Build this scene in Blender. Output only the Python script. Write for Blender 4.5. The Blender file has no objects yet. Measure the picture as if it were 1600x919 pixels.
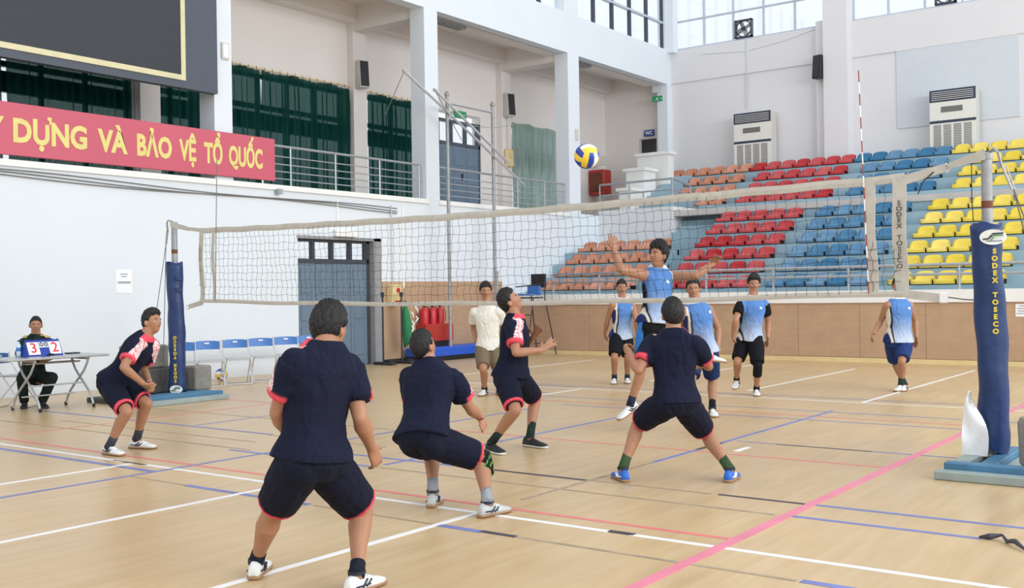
import bpy, math, random
import numpy as np
from mathutils import Vector, Matrix

random.seed(7)
SC = bpy.context.scene
COL = SC.collection

# ---------------------------------------------------------------- camera
cam_d = bpy.data.cameras.new('camera')
cam_d.sensor_width = 36.0
cam_d.lens = 36.0 * 1636.765 / 1600.0
cam_d.clip_end = 300
cam = bpy.data.objects.new('camera', cam_d)
COL.objects.link(cam)
YAW, PIT, ROL = -0.637360, -0.00135562, -0.0149565
fw = Vector((math.sin(YAW) * math.cos(PIT), math.cos(YAW) * math.cos(PIT), math.sin(PIT)))
rt = Vector((math.cos(YAW), -math.sin(YAW), 0))
up = rt.cross(fw)
rt2 = rt * math.cos(ROL) + up * math.sin(ROL)
up2 = up * math.cos(ROL) - rt * math.sin(ROL)
cam.matrix_world = Matrix(((rt2.x, up2.x, -fw.x, 0), (rt2.y, up2.y, -fw.y, 0), (rt2.z, up2.z, -fw.z, 1.472), (0, 0, 0, 1)))
SC.camera = cam
CAM_R, CAM_F, CAM_U = rt2.copy(), fw.copy(), up2.copy()

# ---------------------------------------------------------------- daylight
SC.view_settings.view_transform = 'Standard'
SC.view_settings.look = 'None'
SC.view_settings.exposure = 0.18
SC.view_settings.gamma = 1.0
w = bpy.data.worlds.new('overcast_sky')
SC.world = w
w.use_nodes = True
nt = w.node_tree
bg = nt.nodes['Background']
tc = nt.nodes.new('ShaderNodeTexCoord')
sep = nt.nodes.new('ShaderNodeSeparateXYZ')
rmp = nt.nodes.new('ShaderNodeValToRGB')
rmp.color_ramp.elements[0].position = 0.0
rmp.color_ramp.elements[0].color = (0.80, 0.84, 0.88, 1)
rmp.color_ramp.elements[1].position = 0.35
rmp.color_ramp.elements[1].color = (0.93, 0.97, 1.0, 1)
nt.links.new(tc.outputs['Generated'], sep.inputs[0])
nt.links.new(sep.outputs['Z'], rmp.inputs[0])
nt.links.new(rmp.outputs[0], bg.inputs[0])
bg.inputs[1].default_value = 1.0

def area(name, loc, direction, sx, sy, power, color):
    d = bpy.data.lights.new(name, 'AREA')
    d.shape = 'RECTANGLE'; d.size = sx; d.size_y = sy; d.energy = power; d.color = color
    o = bpy.data.objects.new(name, d)
    COL.objects.link(o)
    o.location = loc
    o.rotation_euler = Vector(direction).to_track_quat('-Z', 'Y').to_euler()
    return o
# tall clerestory windows of the hall's opposite long side and of its near end
area('window_daylight_side', (14, 12, 8.5), (-1, 0.05, -0.18), 26, 5, 3300, (0.95, 0.98, 1.0))
area('window_daylight_near', (-2, -12, 9), (-0.1, 1, -0.3), 20, 5, 350, (0.97, 0.98, 1.0))

# ---------------------------------------------------------------- helpers
ORG = {}

class MB:
    """collects shapes in world coordinates, builds one mesh object"""
    def __init__(s):
        s.v = []; s.f = []
    def add(s, vs, fs):
        b = len(s.v)
        s.v += [tuple(p) for p in vs]
        s.f += [tuple(i + b for i in f) for f in fs]
        return s
    def box(s, x0, x1, y0, y1, z0, z1):
        return s.add([(x0, y0, z0), (x1, y0, z0), (x1, y1, z0), (x0, y1, z0), (x0, y0, z1), (x1, y0, z1), (x1, y1, z1), (x0, y1, z1)],
                     [(0, 3, 2, 1), (4, 5, 6, 7), (0, 1, 5, 4), (1, 2, 6, 5), (2, 3, 7, 6), (3, 0, 4, 7)])
    def bbox(s, x0, x1, y0, y1, z0, z1, b=0.01):
        """box with chamfered edges"""
        P = []
        for z, i in ((z0, b), (z0 + b, 0), (z1 - b, 0), (z1, b)):
            P += [(x0 + i + b, y0 + i, z), (x1 - i - b, y0 + i, z), (x1 - i, y0 + i + b, z), (x1 - i, y1 - i - b, z),
                  (x1 - i - b, y1 - i, z), (x0 + i + b, y1 - i, z), (x0 + i, y1 - i - b, z), (x0 + i, y0 + i + b, z)]
        F = [tuple(reversed(range(8))), tuple(range(24, 32))]
        for k in range(3):
            for j in range(8):
                a = k * 8 + j; c = k * 8 + (j + 1) % 8
                F.append((a, c, c + 8, a + 8))
        return s.add(P, F)
    def obox(s, c, ax, ay, az):
        c, ax, ay, az = Vector(c), Vector(ax), Vector(ay), Vector(az)
        P = [c + ax * i + ay * j + az * k for k in (-1, 1) for i, j in ((-1, -1), (1, -1), (1, 1), (-1, 1))]
        return s.add(P, [(0, 3, 2, 1), (4, 5, 6, 7), (0, 1, 5, 4), (1, 2, 6, 5), (2, 3, 7, 6), (3, 0, 4, 7)])
    def tube(s, pts, r, n=8, cap=True, closed=False):
        pts = [Vector(p) for p in pts]
        m = len(pts)
        rr = r if isinstance(r, (list, tuple)) else [r] * m
        V = []; prev = None
        for i, p in enumerate(pts):
            if closed:
                t = (pts[(i + 1) % m] - pts[i - 1]).normalized()
            else:
                t = (pts[min(i + 1, m - 1)] - pts[max(i - 1, 0)]).normalized()
            if prev is None:
                a = Vector((0, 0, 1)) if abs(t.z) < .9 else Vector((1, 0, 0))
                u = t.cross(a).normalized()
            else:
                u = (prev - t * prev.dot(t)).normalized()
            prev = u; v = t.cross(u)
            for k in range(n):
                an = 2 * math.pi * k / n
                V.append(p + (u * math.cos(an) + v * math.sin(an)) * rr[i])
        F = []
        for i in range(m if closed else m - 1):
            j = (i + 1) % m
            for k in range(n):
                F.append((i * n + k, i * n + (k + 1) % n, j * n + (k + 1) % n, j * n + k))
        if cap and not closed:
            F.append(tuple(reversed(range(n)))); F.append(tuple(range((m - 1) * n, m * n)))
        return s.add(V, F)
    def lathe(s, prof, c, n=16, axis=(0, 0, 1)):
        """prof: (radius, height) pairs along axis from c"""
        ax = Vector(axis).normalized(); c = Vector(c)
        a = Vector((0, 0, 1)) if abs(ax.z) < .9 else Vector((1, 0, 0))
        u = ax.cross(a).normalized(); v = ax.cross(u)
        V = []
        for r, h in prof:
            for k in range(n):
                an = 2 * math.pi * k / n
                V.append(c + ax * h + (u * math.cos(an) + v * math.sin(an)) * max(r, 1e-4))
        F = []
        for i in range(len(prof) - 1):
            for k in range(n):
                F.append((i * n + k, i * n + (k + 1) % n, (i + 1) * n + (k + 1) % n, (i + 1) * n + k))
        F.append(tuple(reversed(range(n)))); F.append(tuple(range((len(prof) - 1) * n, len(prof) * n)))
        return s.add(V, F)
    def sphere(s, c, r, n=14, m=9, sc=(1, 1, 1)):
        prof = []
        c = Vector(c); V = []; F = []
        for i in range(m + 1):
            th = math.pi * i / m
            for k in range(n):
                an = 2 * math.pi * k / n
                V.append(c + Vector((math.sin(th) * math.cos(an) * sc[0], math.sin(th) * math.sin(an) * sc[1], math.cos(th) * sc[2])) * r)
        for i in range(m):
            for k in range(n):
                F.append((i * n + k, (i + 1) * n + k, (i + 1) * n + (k + 1) % n, i * n + (k + 1) % n))
        return s.add(V, F)
    def prism(s, poly, plane, d0, d1):
        """poly 2-D; plane 'x' (y,z), 'y' (x,z), 'z' (x,y); extruded from d0 to d1 on the plane's axis"""
        def P(a, b, d):
            return {'x': (d, a, b), 'y': (a, d, b), 'z': (a, b, d)}[plane]
        n = len(poly)
        V = [P(a, b, d0) for a, b in poly] + [P(a, b, d1) for a, b in poly]
        F = [tuple(reversed(range(n))), tuple(range(n, 2 * n))]
        for k in range(n):
            F.append((k, (k + 1) % n, (k + 1) % n + n, k + n))
        return s.add(V, F)
    def build(s, name, mat, parent=None, smooth=False, label=None, bevel=0):
        o0 = ORG.get(parent.name, Vector((0, 0, 0))) if parent else Vector((0, 0, 0))
        me = bpy.data.meshes.new(name)
        me.from_pydata([(p[0] - o0.x, p[1] - o0.y, p[2] - o0.z) for p in s.v], [], s.f)
        me.materials.append(mat)
        if smooth:
            me.polygons.foreach_set('use_smooth', [True] * len(me.polygons))
        me.update()
        return link(name, me, parent, label, o0)

def link(name, me, parent=None, label=None, o0=None):
    o = bpy.data.objects.new(name, me)
    COL.objects.link(o)
    if parent:
        o.parent = parent
    ORG[o.name] = o0 if o0 is not None else Vector((0, 0, 0))
    if label:
        o['label'] = label
    return o

def thing(name, loc, label, cat, group=None):
    o = bpy.data.objects.new(name, None)
    o.empty_display_size = 0.1
    COL.objects.link(o)
    o.location = loc
    ORG[o.name] = Vector(loc)
    return tag(o, label, cat, group)

def tag(o, label, cat, group=None):
    o['label'] = label; o['category'] = cat
    if group:
        o['group'] = group
    return o

def struct(o):
    o['kind'] = 'structure'
    return o

def copy_tree(o, loc, label, group=None, rz=None):
    c = o.copy(); COL.objects.link(c); c.location = loc
    if rz is not None:
        c.rotation_euler = (0, 0, rz)
    c['label'] = label
    if group:
        c['group'] = group
    for ch in list(o.children):
        d = ch.copy(); COL.objects.link(d); d.parent = c
        for g in list(ch.children):
            e = g.copy(); COL.objects.link(e); e.parent = d
    return c

# ---------------------------------------------------------------- materials
def srgb(r, g, b):
    f = lambda c: (c / 255 / 12.92) if c / 255 <= .04045 else ((c / 255 + .055) / 1.055) ** 2.4
    return (f(r), f(g), f(b), 1)

def mat(name, col, rough=.5, metal=0, var=0.06, scale=6, bump=0, bscale=60, spec=.5, stretch=None, rnd=0, attr=False):
    m = bpy.data.materials.new(name); m.use_nodes = True
    n = m.node_tree; b = n.nodes['Principled BSDF']
    b.inputs['Roughness'].default_value = rough
    b.inputs['Metallic'].default_value = metal
    b.inputs['Specular IOR Level'].default_value = spec
    tcn = n.nodes.new('ShaderNodeTexCoord'); mp = n.nodes.new('ShaderNodeMapping')
    n.links.new(tcn.outputs['Object'], mp.inputs[0])
    if stretch:
        mp.inputs['Scale'].default_value = stretch
    no = n.nodes.new('ShaderNodeTexNoise'); no.inputs['Scale'].default_value = scale; no.inputs['Detail'].default_value = 4
    n.links.new(mp.outputs[0], no.inputs['Vector'])
    mx = n.nodes.new('ShaderNodeMix'); mx.data_type = 'RGBA'; mx.blend_type = 'MULTIPLY'
    mx.inputs[0].default_value = 1
    mr = n.nodes.new('ShaderNodeMapRange')
    mr.inputs['From Min'].default_value = .3; mr.inputs['From Max'].default_value = .7
    mr.inputs['To Min'].default_value = 1 - var; mr.inputs['To Max'].default_value = 1 + var
    n.links.new(no.outputs['Fac'], mr.inputs[0])
    if attr:
        at = n.nodes.new('ShaderNodeAttribute'); at.attribute_name = 'Col'
        n.links.new(at.outputs['Color'], mx.inputs[6])
    else:
        mx.inputs[6].default_value = col
    n.links.new(mr.outputs[0], mx.inputs[7])
    out = mx.outputs[2]
    if rnd:
        oi = n.nodes.new('ShaderNodeObjectInfo'); hs = n.nodes.new('ShaderNodeHueSaturation')
        r1 = n.nodes.new('ShaderNodeMapRange'); r1.inputs['To Min'].default_value = 1 - rnd; r1.inputs['To Max'].default_value = 1 + rnd
        r2 = n.nodes.new('ShaderNodeMapRange'); r2.inputs['To Min'].default_value = 1 + rnd * .5; r2.inputs['To Max'].default_value = 1 - rnd * 1.2
        n.links.new(oi.outputs['Random'], r1.inputs[0]); n.links.new(oi.outputs['Random'], r2.inputs[0])
        n.links.new(r1.outputs[0], hs.inputs['Value']); n.links.new(r2.outputs[0], hs.inputs['Saturation'])
        n.links.new(out, hs.inputs['Color']); out = hs.outputs[0]
    n.links.new(out, b.inputs['Base Color'])
    if bump:
        n2 = n.nodes.new('ShaderNodeTexNoise'); n2.inputs['Scale'].default_value = bscale; n2.inputs['Detail'].default_value = 3
        n.links.new(mp.outputs[0], n2.inputs['Vector'])
        bp = n.nodes.new('ShaderNodeBump'); bp.inputs['Strength'].default_value = bump; bp.inputs['Distance'].default_value = .02
        n.links.new(n2.outputs['Fac'], bp.inputs['Height']); n.links.new(bp.outputs[0], b.inputs['Normal'])
    if attr:
        # soft folds of the fabric
        n5 = n.nodes.new('ShaderNodeTexNoise'); n5.inputs['Scale'].default_value = 5.5; n5.inputs['Detail'].default_value = 2; n5.inputs['Distortion'].default_value = 1.6
        mp5 = n.nodes.new('ShaderNodeMapping'); mp5.inputs['Scale'].default_value = (1.5, 1.5, .8); mp5.inputs['Rotation'].default_value = (.5, .4, 0)
        n.links.new(tcn.outputs['Object'], mp5.inputs[0]); n.links.new(mp5.outputs[0], n5.inputs['Vector'])
        b5 = n.nodes.new('ShaderNodeBump'); b5.inputs['Strength'].default_value = .55; b5.inputs['Distance'].default_value = .05
        n.links.new(n5.outputs['Fac'], b5.inputs['Height']); n.links.new(bp.outputs[0], b5.inputs['Normal']); n.links.new(b5.outputs[0], b.inputs['Normal'])
    m.diffuse_color = col if col else (.5, .5, .5, 1)
    return m

M = {}
def MM(k, *a, **kw):
    M[k] = mat(k, *a, **kw)
MM('white_wall', srgb(224, 231, 238), .85, var=.015, scale=.7)
MM('grey_wall', srgb(222, 220, 222), .85, var=.015, scale=.7)
MM('inner_wall', srgb(228, 222, 218), .85, var=.02, scale=.7)
MM('white_paint', srgb(238, 238, 236), .5, var=.03, scale=3)
MM('panel_bluegrey', srgb(205, 211, 217), .8, var=.015)
MM('step_blue', srgb(152, 178, 190), .75, var=.06, scale=2)
MM('concrete_edge', srgb(196, 190, 186), .8, var=.06, scale=3)
MM('steel', srgb(186, 188, 192), .35, .5, var=.05)
MM('grey_rail', srgb(168, 172, 178), .4, .5, var=.05)
MM('dark_steel', srgb(58, 60, 66), .5, .4)
MM('black', srgb(24, 24, 27), .55)
MM('black_plastic', srgb(30, 32, 38), .45)
MM('chrome', srgb(212, 212, 215), .25, .6, var=.02)
MM('board_face', srgb(48, 52, 60), .6, var=.03, scale=300)
MM('board_frame', srgb(76, 83, 96), .55, var=.03)
MM('gold', srgb(214, 206, 168), .5, .1)
MM('banner_red', srgb(200, 90, 110), .5, var=.04, scale=.5)
MM('banner_yellow', srgb(226, 212, 130), .5)
MM('door_blue', srgb(106, 124, 142), .5, var=.05, scale=2)
MM('door_dark', srgb(74, 84, 96), .5)
MM('door_frame', srgb(60, 66, 76), .5)
MM('grey_reveal', srgb(150, 150, 152), .7)
MM('window_metal', srgb(66, 74, 92), .5, .2)
MM('window_white', srgb(190, 200, 212), .5, .1)
MM('net_band', srgb(192, 188, 178), .75, var=.08, scale=12)
MM('net_cord', srgb(52, 54, 62), .8)
MM('net_text', srgb(60, 60, 60), .7)
MM('pad_blue', srgb(20, 50, 100), .42, var=.12, scale=5, bump=.5, bscale=7)
MM('pad_text', srgb(226, 200, 48), .6)
MM('logo_white', srgb(236, 238, 236), .5)
MM('pole_grey', srgb(158, 160, 162), .5, .4, var=.15, scale=10)
MM('rust', srgb(112, 66, 48), .8, var=.2)
MM('base_blue', srgb(70, 118, 150), .5, var=.15)
MM('base_grey', srgb(150, 164, 162), .5, .2, var=.12)
MM('concrete', srgb(140, 138, 132), .9, var=.15, scale=14, bump=.6, bscale=40)
MM('concrete_dark', srgb(84, 84, 82), .9, var=.15, scale=14, bump=.5, bscale=40)
MM('chair_blue', srgb(62, 118, 190), .4)
MM('deep_blue', srgb(36, 88, 200), .5, var=.05)
MM('fire_red', srgb(196, 34, 44), .35)
MM('rust_red', srgb(150, 50, 48), .5)
MM('cabinet_red', srgb(176, 52, 44), .45)
MM('green', srgb(40, 130, 84), .7, var=.15, scale=20)
MM('sign_green', srgb(48, 150, 96), .5)
MM('sign_blue', srgb(54, 74, 140), .5)
MM('cream', srgb(226, 204, 150), .5)
MM('paper', srgb(244, 246, 248), .8, var=.01)
MM('print_grey', srgb(120, 124, 136), .8)
MM('ac_body', srgb(226, 224, 216), .5, var=.02)
MM('ac_side', srgb(206, 204, 198), .5, var=.02)
MM('ac_dark', srgb(48, 56, 78), .5)
MM('grille_dark', srgb(112, 110, 108), .6)
MM('water', srgb(200, 222, 236), .1, spec=.8)
MM('score_red', srgb(222, 44, 66), .6)
MM('score_blue', srgb(34, 62, 160), .5)
MM('table_top', srgb(182, 186, 188), .28, .8, var=.05)
MM('rope', srgb(96, 92, 88), .8)
MM('tape_white', srgb(236, 236, 238), .45, var=.05, scale=4)
MM('tape_blue', srgb(112, 122, 182), .45, var=.15, scale=3)
MM('tape_red', srgb(222, 124, 122), .45, var=.1, scale=3)
MM('tape_pink', srgb(222, 128, 150), .45, var=.08, scale=3)
MM('tape_dark', srgb(62, 60, 72), .6, var=.3, scale=6)
MM('tape_worn', srgb(164, 146, 124), .6, var=.18, scale=8)
MM('ball_white', srgb(238, 236, 226), .45)
MM('ball_blue', srgb(32, 66, 160), .45)
MM('ball_yellow', srgb(242, 206, 64), .45)
MM('seat_red', srgb(190, 48, 54), .38, var=.05, rnd=.10)
MM('seat_blue', srgb(58, 122, 164), .38, var=.05, rnd=.2)
MM('seat_yellow', srgb(232, 206, 74), .38, var=.05, rnd=.08)
MM('seat_orange', srgb(206, 140, 112), .45, var=.06, rnd=.10)
MM('bracket', srgb(34, 36, 44), .7)
MM('cloth', None, .85, var=.05, scale=30, bump=.25, bscale=45, attr=True, spec=.2)
MM('skin', srgb(172, 125, 98), .5, var=.06, scale=12, spec=.35)
MM('hair', srgb(22, 20, 22), .55, var=.3, scale=60, bump=.8, bscale=90, stretch=(1, 1, .35))
MM('gold_braid', srgb(216, 176, 76), .5, .2)
MM('eye_white', srgb(230, 226, 222), .3)
MM('eye_dark', srgb(28, 20, 16), .2)
MM('lip', srgb(166, 96, 88), .5)
MM('sole_gum', srgb(160, 124, 92), .7)
MM('sole_white', srgb(222, 220, 212), .6)
MM('shoe_white', srgb(226, 228, 226), .5, var=.05, scale=20)
MM('shoe_black', srgb(26, 28, 32), .6)
MM('shoe_blue', srgb(34, 104, 200), .5)
MM('shoe_grey', srgb(186, 190, 190), .5, var=.12, scale=20)
MM('stripe_navy', srgb(26, 30, 52), .5)

def floor_material():
    m = bpy.data.materials.new('sports_floor'); m.use_nodes = True
    n = m.node_tree; b = n.nodes['Principled BSDF']
    tcn = n.nodes.new('ShaderNodeTexCoord')
    mp = n.nodes.new('ShaderNodeMapping'); mp.inputs['Scale'].default_value = (6.0, .55, 1)
    n.links.new(tcn.outputs['Object'], mp.inputs[0])
    n1 = n.nodes.new('ShaderNodeTexNoise'); n1.inputs['Scale'].default_value = 2.2; n1.inputs['Detail'].default_value = 8; n1.inputs['Distortion'].default_value = .5
    n.links.new(mp.outputs[0], n1.inputs['Vector'])
    cr = n.nodes.new('ShaderNodeValToRGB')
    cr.color_ramp.elements[0].position = .3; cr.color_ramp.elements[0].color = srgb(198, 168, 124)
    cr.color_ramp.elements[1].position = .7; cr.color_ramp.elements[1].color = srgb(210, 183, 142)
    n.links.new(n1.outputs['Fac'], cr.inputs[0])
    br = n.nodes.new('ShaderNodeTexBrick')
    br.inputs['Color1'].default_value = (1, 1, 1, 1); br.inputs['Color2'].default_value = (.93, .92, .90, 1)
    br.inputs['Mortar'].default_value = (.86, .84, .8, 1); br.inputs['Scale'].default_value = 1
    br.inputs['Mortar Size'].default_value = .0015; br.inputs['Brick Width'].default_value = 1.2; br.inputs['Row Height'].default_value = .11
    mp2 = n.nodes.new('ShaderNodeMapping'); mp2.inputs['Rotation'].default_value = (0, 0, math.pi / 2)
    n.links.new(tcn.outputs['Object'], mp2.inputs[0]); n.links.new(mp2.outputs[0], br.inputs['Vector'])
    mx = n.nodes.new('ShaderNodeMix'); mx.data_type = 'RGBA'; mx.blend_type = 'MULTIPLY'; mx.inputs[0].default_value = .7
    n.links.new(cr.outputs[0], mx.inputs[6]); n.links.new(br.outputs[0], mx.inputs[7])
    # scuffs
    n3 = n.nodes.new('ShaderNodeTexNoise'); n3.inputs['Scale'].default_value = .6; n3.inputs['Detail'].default_value = 6
    n.links.new(tcn.outputs['Object'], n3.inputs['Vector'])
    mr = n.nodes.new('ShaderNodeMapRange'); mr.inputs['From Min'].default_value = .35; mr.inputs['From Max'].default_value = .65
    mr.inputs['To Min'].default_value = .94; mr.inputs['To Max'].default_value = 1.03
    n.links.new(n3.outputs['Fac'], mr.inputs[0])
    mx2 = n.nodes.new('ShaderNodeMix'); mx2.data_type = 'RGBA'; mx2.blend_type = 'MULTIPLY'; mx2.inputs[0].default_value = 1
    n.links.new(mx.outputs[2], mx2.inputs[6]); n.links.new(mr.outputs[0], mx2.inputs[7])
    n.links.new(mx2.outputs[2], b.inputs['Base Color'])
    mr2 = n.nodes.new('ShaderNodeMapRange'); mr2.inputs['To Min'].default_value = .22; mr2.inputs['To Max'].default_value = .42
    n.links.new(n3.outputs['Fac'], mr2.inputs[0]); n.links.new(mr2.outputs[0], b.inputs['Roughness'])
    b.inputs['Specular IOR Level'].default_value = .5
    n4 = n.nodes.new('ShaderNodeTexNoise'); n4.inputs['Scale'].default_value = 1.7; n4.inputs['Detail'].default_value = 2
    n.links.new(tcn.outputs['Object'], n4.inputs['Vector'])
    bp = n.nodes.new('ShaderNodeBump'); bp.inputs['Strength'].default_value = .12; bp.inputs['Distance'].default_value = .02
    n.links.new(n4.outputs['Fac'], bp.inputs['Height']); n.links.new(bp.outputs[0], b.inputs['Normal'])
    return m
M['floor'] = floor_material()

def wainscot_material():
    m = bpy.data.materials.new('woven_brown_panel'); m.use_nodes = True
    n = m.node_tree; b = n.nodes['Principled BSDF']
    tcn = n.nodes.new('ShaderNodeTexCoord'); sp = n.nodes.new('ShaderNodeSeparateXYZ'); cb = n.nodes.new('ShaderNodeCombineXYZ')
    ad = n.nodes.new('ShaderNodeMath'); ad.operation = 'ADD'
    n.links.new(tcn.outputs['Object'], sp.inputs[0])
    n.links.new(sp.outputs['X'], ad.inputs[0]); n.links.new(sp.outputs['Y'], ad.inputs[1])
    n.links.new(ad.outputs[0], cb.inputs[0]); n.links.new(sp.outputs['Z'], cb.inputs[1])
    br = n.nodes.new('ShaderNodeTexBrick')
    br.inputs['Color1'].default_value = srgb(192, 160, 131); br.inputs['Color2'].default_value = srgb(187, 154, 125)
    br.inputs['Mortar'].default_value = srgb(174, 142, 113); br.inputs['Scale'].default_value = 1
    br.inputs['Mortar Size'].default_value = .003; br.inputs['Brick Width'].default_value = .26; br.inputs['Row Height'].default_value = .03
    n.links.new(cb.outputs[0], br.inputs['Vector'])
    no = n.nodes.new('ShaderNodeTexNoise'); no.inputs['Scale'].default_value = 2.5; no.inputs['Detail'].default_value = 5
    n.links.new(cb.outputs[0], no.inputs['Vector'])
    mr = n.nodes.new('ShaderNodeMapRange'); mr.inputs['From Min'].default_value = .3; mr.inputs['From Max'].default_value = .7
    mr.inputs['To Min'].default_value = .93; mr.inputs['To Max'].default_value = 1.05
    n.links.new(no.outputs['Fac'], mr.inputs[0])
    mx = n.nodes.new('ShaderNodeMix'); mx.data_type = 'RGBA'; mx.blend_type = 'MULTIPLY'; mx.inputs[0].default_value = 1
    n.links.new(br.outputs[0], mx.inputs[6]); n.links.new(mr.outputs[0], mx.inputs[7])
    n.links.new(mx.outputs[2], b.inputs['Base Color']); b.inputs['Roughness'].default_value = .55
    return m
M['wainscot'] = wainscot_material()

def glass_material():
    m = bpy.data.materials.new('window_glass'); m.use_nodes = True
    n = m.node_tree; n.nodes.remove(n.nodes['Principled BSDF'])
    o = n.nodes['Material Output']
    t = n.nodes.new('ShaderNodeBsdfTransparent'); t.inputs[0].default_value = (.97, .985, 1, 1)
    g = n.nodes.new('ShaderNodeBsdfGlossy'); g.inputs['Roughness'].default_value = .02
    mx = n.nodes.new('ShaderNodeMixShader')
    mx.inputs[0].default_value = .05
    n.links.new(t.outputs[0], mx.inputs[1]); n.links.new(g.outputs[0], mx.inputs[2])
    n.links.new(mx.outputs[0], o.inputs[0])
    return m
M['glass'] = glass_material()

def curtain_material(name, col, tr):
    m = bpy.data.materials.new(name); m.use_nodes = True
    n = m.node_tree; n.nodes.remove(n.nodes['Principled BSDF'])
    o = n.nodes['Material Output']
    d = n.nodes.new('ShaderNodeBsdfDiffuse'); t = n.nodes.new('ShaderNodeBsdfTranslucent'); mx = n.nodes.new('ShaderNodeMixShader')
    tp = n.nodes.new('ShaderNodeBsdfTransparent'); mx2 = n.nodes.new('ShaderNodeMixShader'); mx2.inputs[0].default_value = tr
    tp.inputs[0].default_value = (.75, 1, .9, 1)
    tcn = n.nodes.new('ShaderNodeTexCoord'); mp = n.nodes.new('ShaderNodeMapping'); mp.inputs['Scale'].default_value = (9, 9, .6)
    no = n.nodes.new('ShaderNodeTexNoise'); no.inputs['Scale'].default_value = 1.5
    n.links.new(tcn.outputs['Object'], mp.inputs[0]); n.links.new(mp.outputs[0], no.inputs['Vector'])
    cr = n.nodes.new('ShaderNodeValToRGB')
    cr.color_ramp.elements[0].position = .35; cr.color_ramp.elements[0].color = tuple(c * .7 for c in col[:3]) + (1,)
    cr.color_ramp.elements[1].position = .7; cr.color_ramp.elements[1].color = col
    n.links.new(no.outputs['Fac'], cr.inputs[0]); n.links.new(cr.outputs[0], d.inputs[0]); n.links.new(cr.outputs[0], t.inputs[0])
    mx.inputs[0].default_value = .35
    n.links.new(d.outputs[0], mx.inputs[1]); n.links.new(t.outputs[0], mx.inputs[2])
    n.links.new(mx.outputs[0], mx2.inputs[1]); n.links.new(tp.outputs[0], mx2.inputs[2]); n.links.new(mx2.outputs[0], o.inputs[0])
    return m
M['curtain'] = curtain_material('dark_green_curtain', srgb(26, 74, 68), .07)
M['curtain_pale'] = curtain_material('pale_green_curtain', srgb(180, 200, 192), .05)

# ================================================================ SETTING
XW = -15.53     # plane of the long left wall
YE = 29.6       # plane of the end wall
floor = struct(MB().box(-18.3, 12, -8, 29.9, -.1, 0).build('floor', M['floor']))

def strip(mk, x0, x1, y0, y1, th=.0022, label=None):
    MB().box(min(x0, x1), max(x0, x1), min(y0, y1), max(y0, y1), .0003, th).build('court_line', M[mk], floor, label=label)
def yline(mk, y, x0, x1, w=.05, th=.0022): strip(mk, x0, x1, y - w / 2, y + w / 2, th)
def xline(mk, x, y0, y1, w=.05, th=.0026): strip(mk, x - w / 2, x + w / 2, y0, y1, th)
# lines parallel to the net
yline('tape_white', 5.49, -13.5, -8.45); yline('tape_white', 5.49, -8.12, -3.35); yline('tape_white', 5.49, -3.2, 1.5)
yline('tape_dark', 5.485, -8.6, -8.1, .02, .004)
yline('tape_dark', 5.50, -3.36, -3.18, .05, .004)
yline('tape_red', 5.71, -13.5, -2.63, .045)
yline('tape_blue', 5.31, -13.5, -7.75, .06)
yline('tape_blue', 5.06, -6.95, -6.35, .055); yline('tape_blue', 5.06, -6.28, -5.55, .055)
yline('tape_worn', 5.06, -7.7, -6.95, .02); yline('tape_worn', 5.06, -5.5, -4.4, .02); yline('tape_worn', 5.07, -3.8, -2.0, .03)
yline('tape_blue', 5.06, -4.37, -4.0, .06); yline('tape_dark', 5.07, -4.02, -3.75, .04, .004)
yline('tape_blue', 5.08, -1.98, 1.5, .06)
yline('tape_blue', 7.42, -13.4, -8.7, .045); yline('tape_worn', 7.38, -8.7, -7.0, .03)
yline('tape_blue', 6.88, -7.2, -5.75, .045); yline('tape_dark', 6.89, -5.75, -4.38, .045); yline('tape_worn', 6.9, -4.38, -3.35, .025)
yline('tape_dark', 6.91, -3.3, -2.66, .04); yline('tape_blue', 6.92, -2.6, 1.5, .045)
yline('tape_blue', 6.47, -8.2, -6.3, .045); yline('tape_worn', 6.48, -6.25, -2.7, .03); yline('tape_blue', 6.5, -2.6, -1.45, .045)
yline('tape_worn', 6.56, -12.7, -8.0, .03); yline('tape_worn', 6.95, -12.0, -8.4, .02)
yline('tape_red', 8.66, -7.7, -2.63, .035); yline('tape_red', 11.7, -9.0, -2.63, .03)
yline('tape_blue', 12.2, -11.0, -2.2, .03); yline('tape_blue', 9.44, -4.3, -1.9, .03); yline('tape_dark', 9.43, -3.9, -3.0, .022, .003)
yline('tape_blue', 11.36, -7.6, -2.4, .03)
yline('tape_white', 13.37, -12.0, -1.2, .04); yline('tape_blue', 13.75, -12.0, -1.2, .03)
yline('tape_dark', 13.52, -9.7, -8.8, .03); yline('tape_red', 9.62, -12.4, -9.6, .025)
yline('tape_worn', 8.36, -12.5, -7.8, .025); yline('tape_blue', 12.6, -11.5, -8.6, .025)
# lines along the hall
xline('tape_white', -8.28, 2.0, 5.46); xline('tape_white', -6.3, 1.6, 5.46); xline('tape_white', -4.37, 1.4, 5.46)
xline('tape_blue', -7.72, 2.0, 10.9, .045); xline('tape_blue', -6.28, 6.6, 10.5, .045)
xline('tape_worn', -4.38, 6.0, 7.9, .04); xline('tape_blue', -4.38, 7.9, 8.75, .045); xline('tape_dark', -4.38, 8.75, 9.25, .05, .004); xline('tape_blue', -4.38, 9.25, 12.3, .045)
xline('tape_white', -4.38, 13.4, 19.4, .045); xline('tape_white', -6.3, 14.2, 18.9, .045)
xline('tape_white', -8.6, 12.2, 13.3, .045); xline('tape_white', -8.35, 15.0, 19.2, .04)
xline('tape_white', -12.0, 13.4, 19.2, .045); xline('tape_red', -9.3, 12.0, 13.2, .03)
xline('tape_pink', -2.62, 3.0, 19.5, .075, .0034)
xline('tape_red', -11.2, 6.0, 9.6, .03); xline('tape_blue', -10.1, 7.5, 10.4, .03)
strip('tape_white', -4.07, -4.02, 8.84, 9.12, .003)
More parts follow.
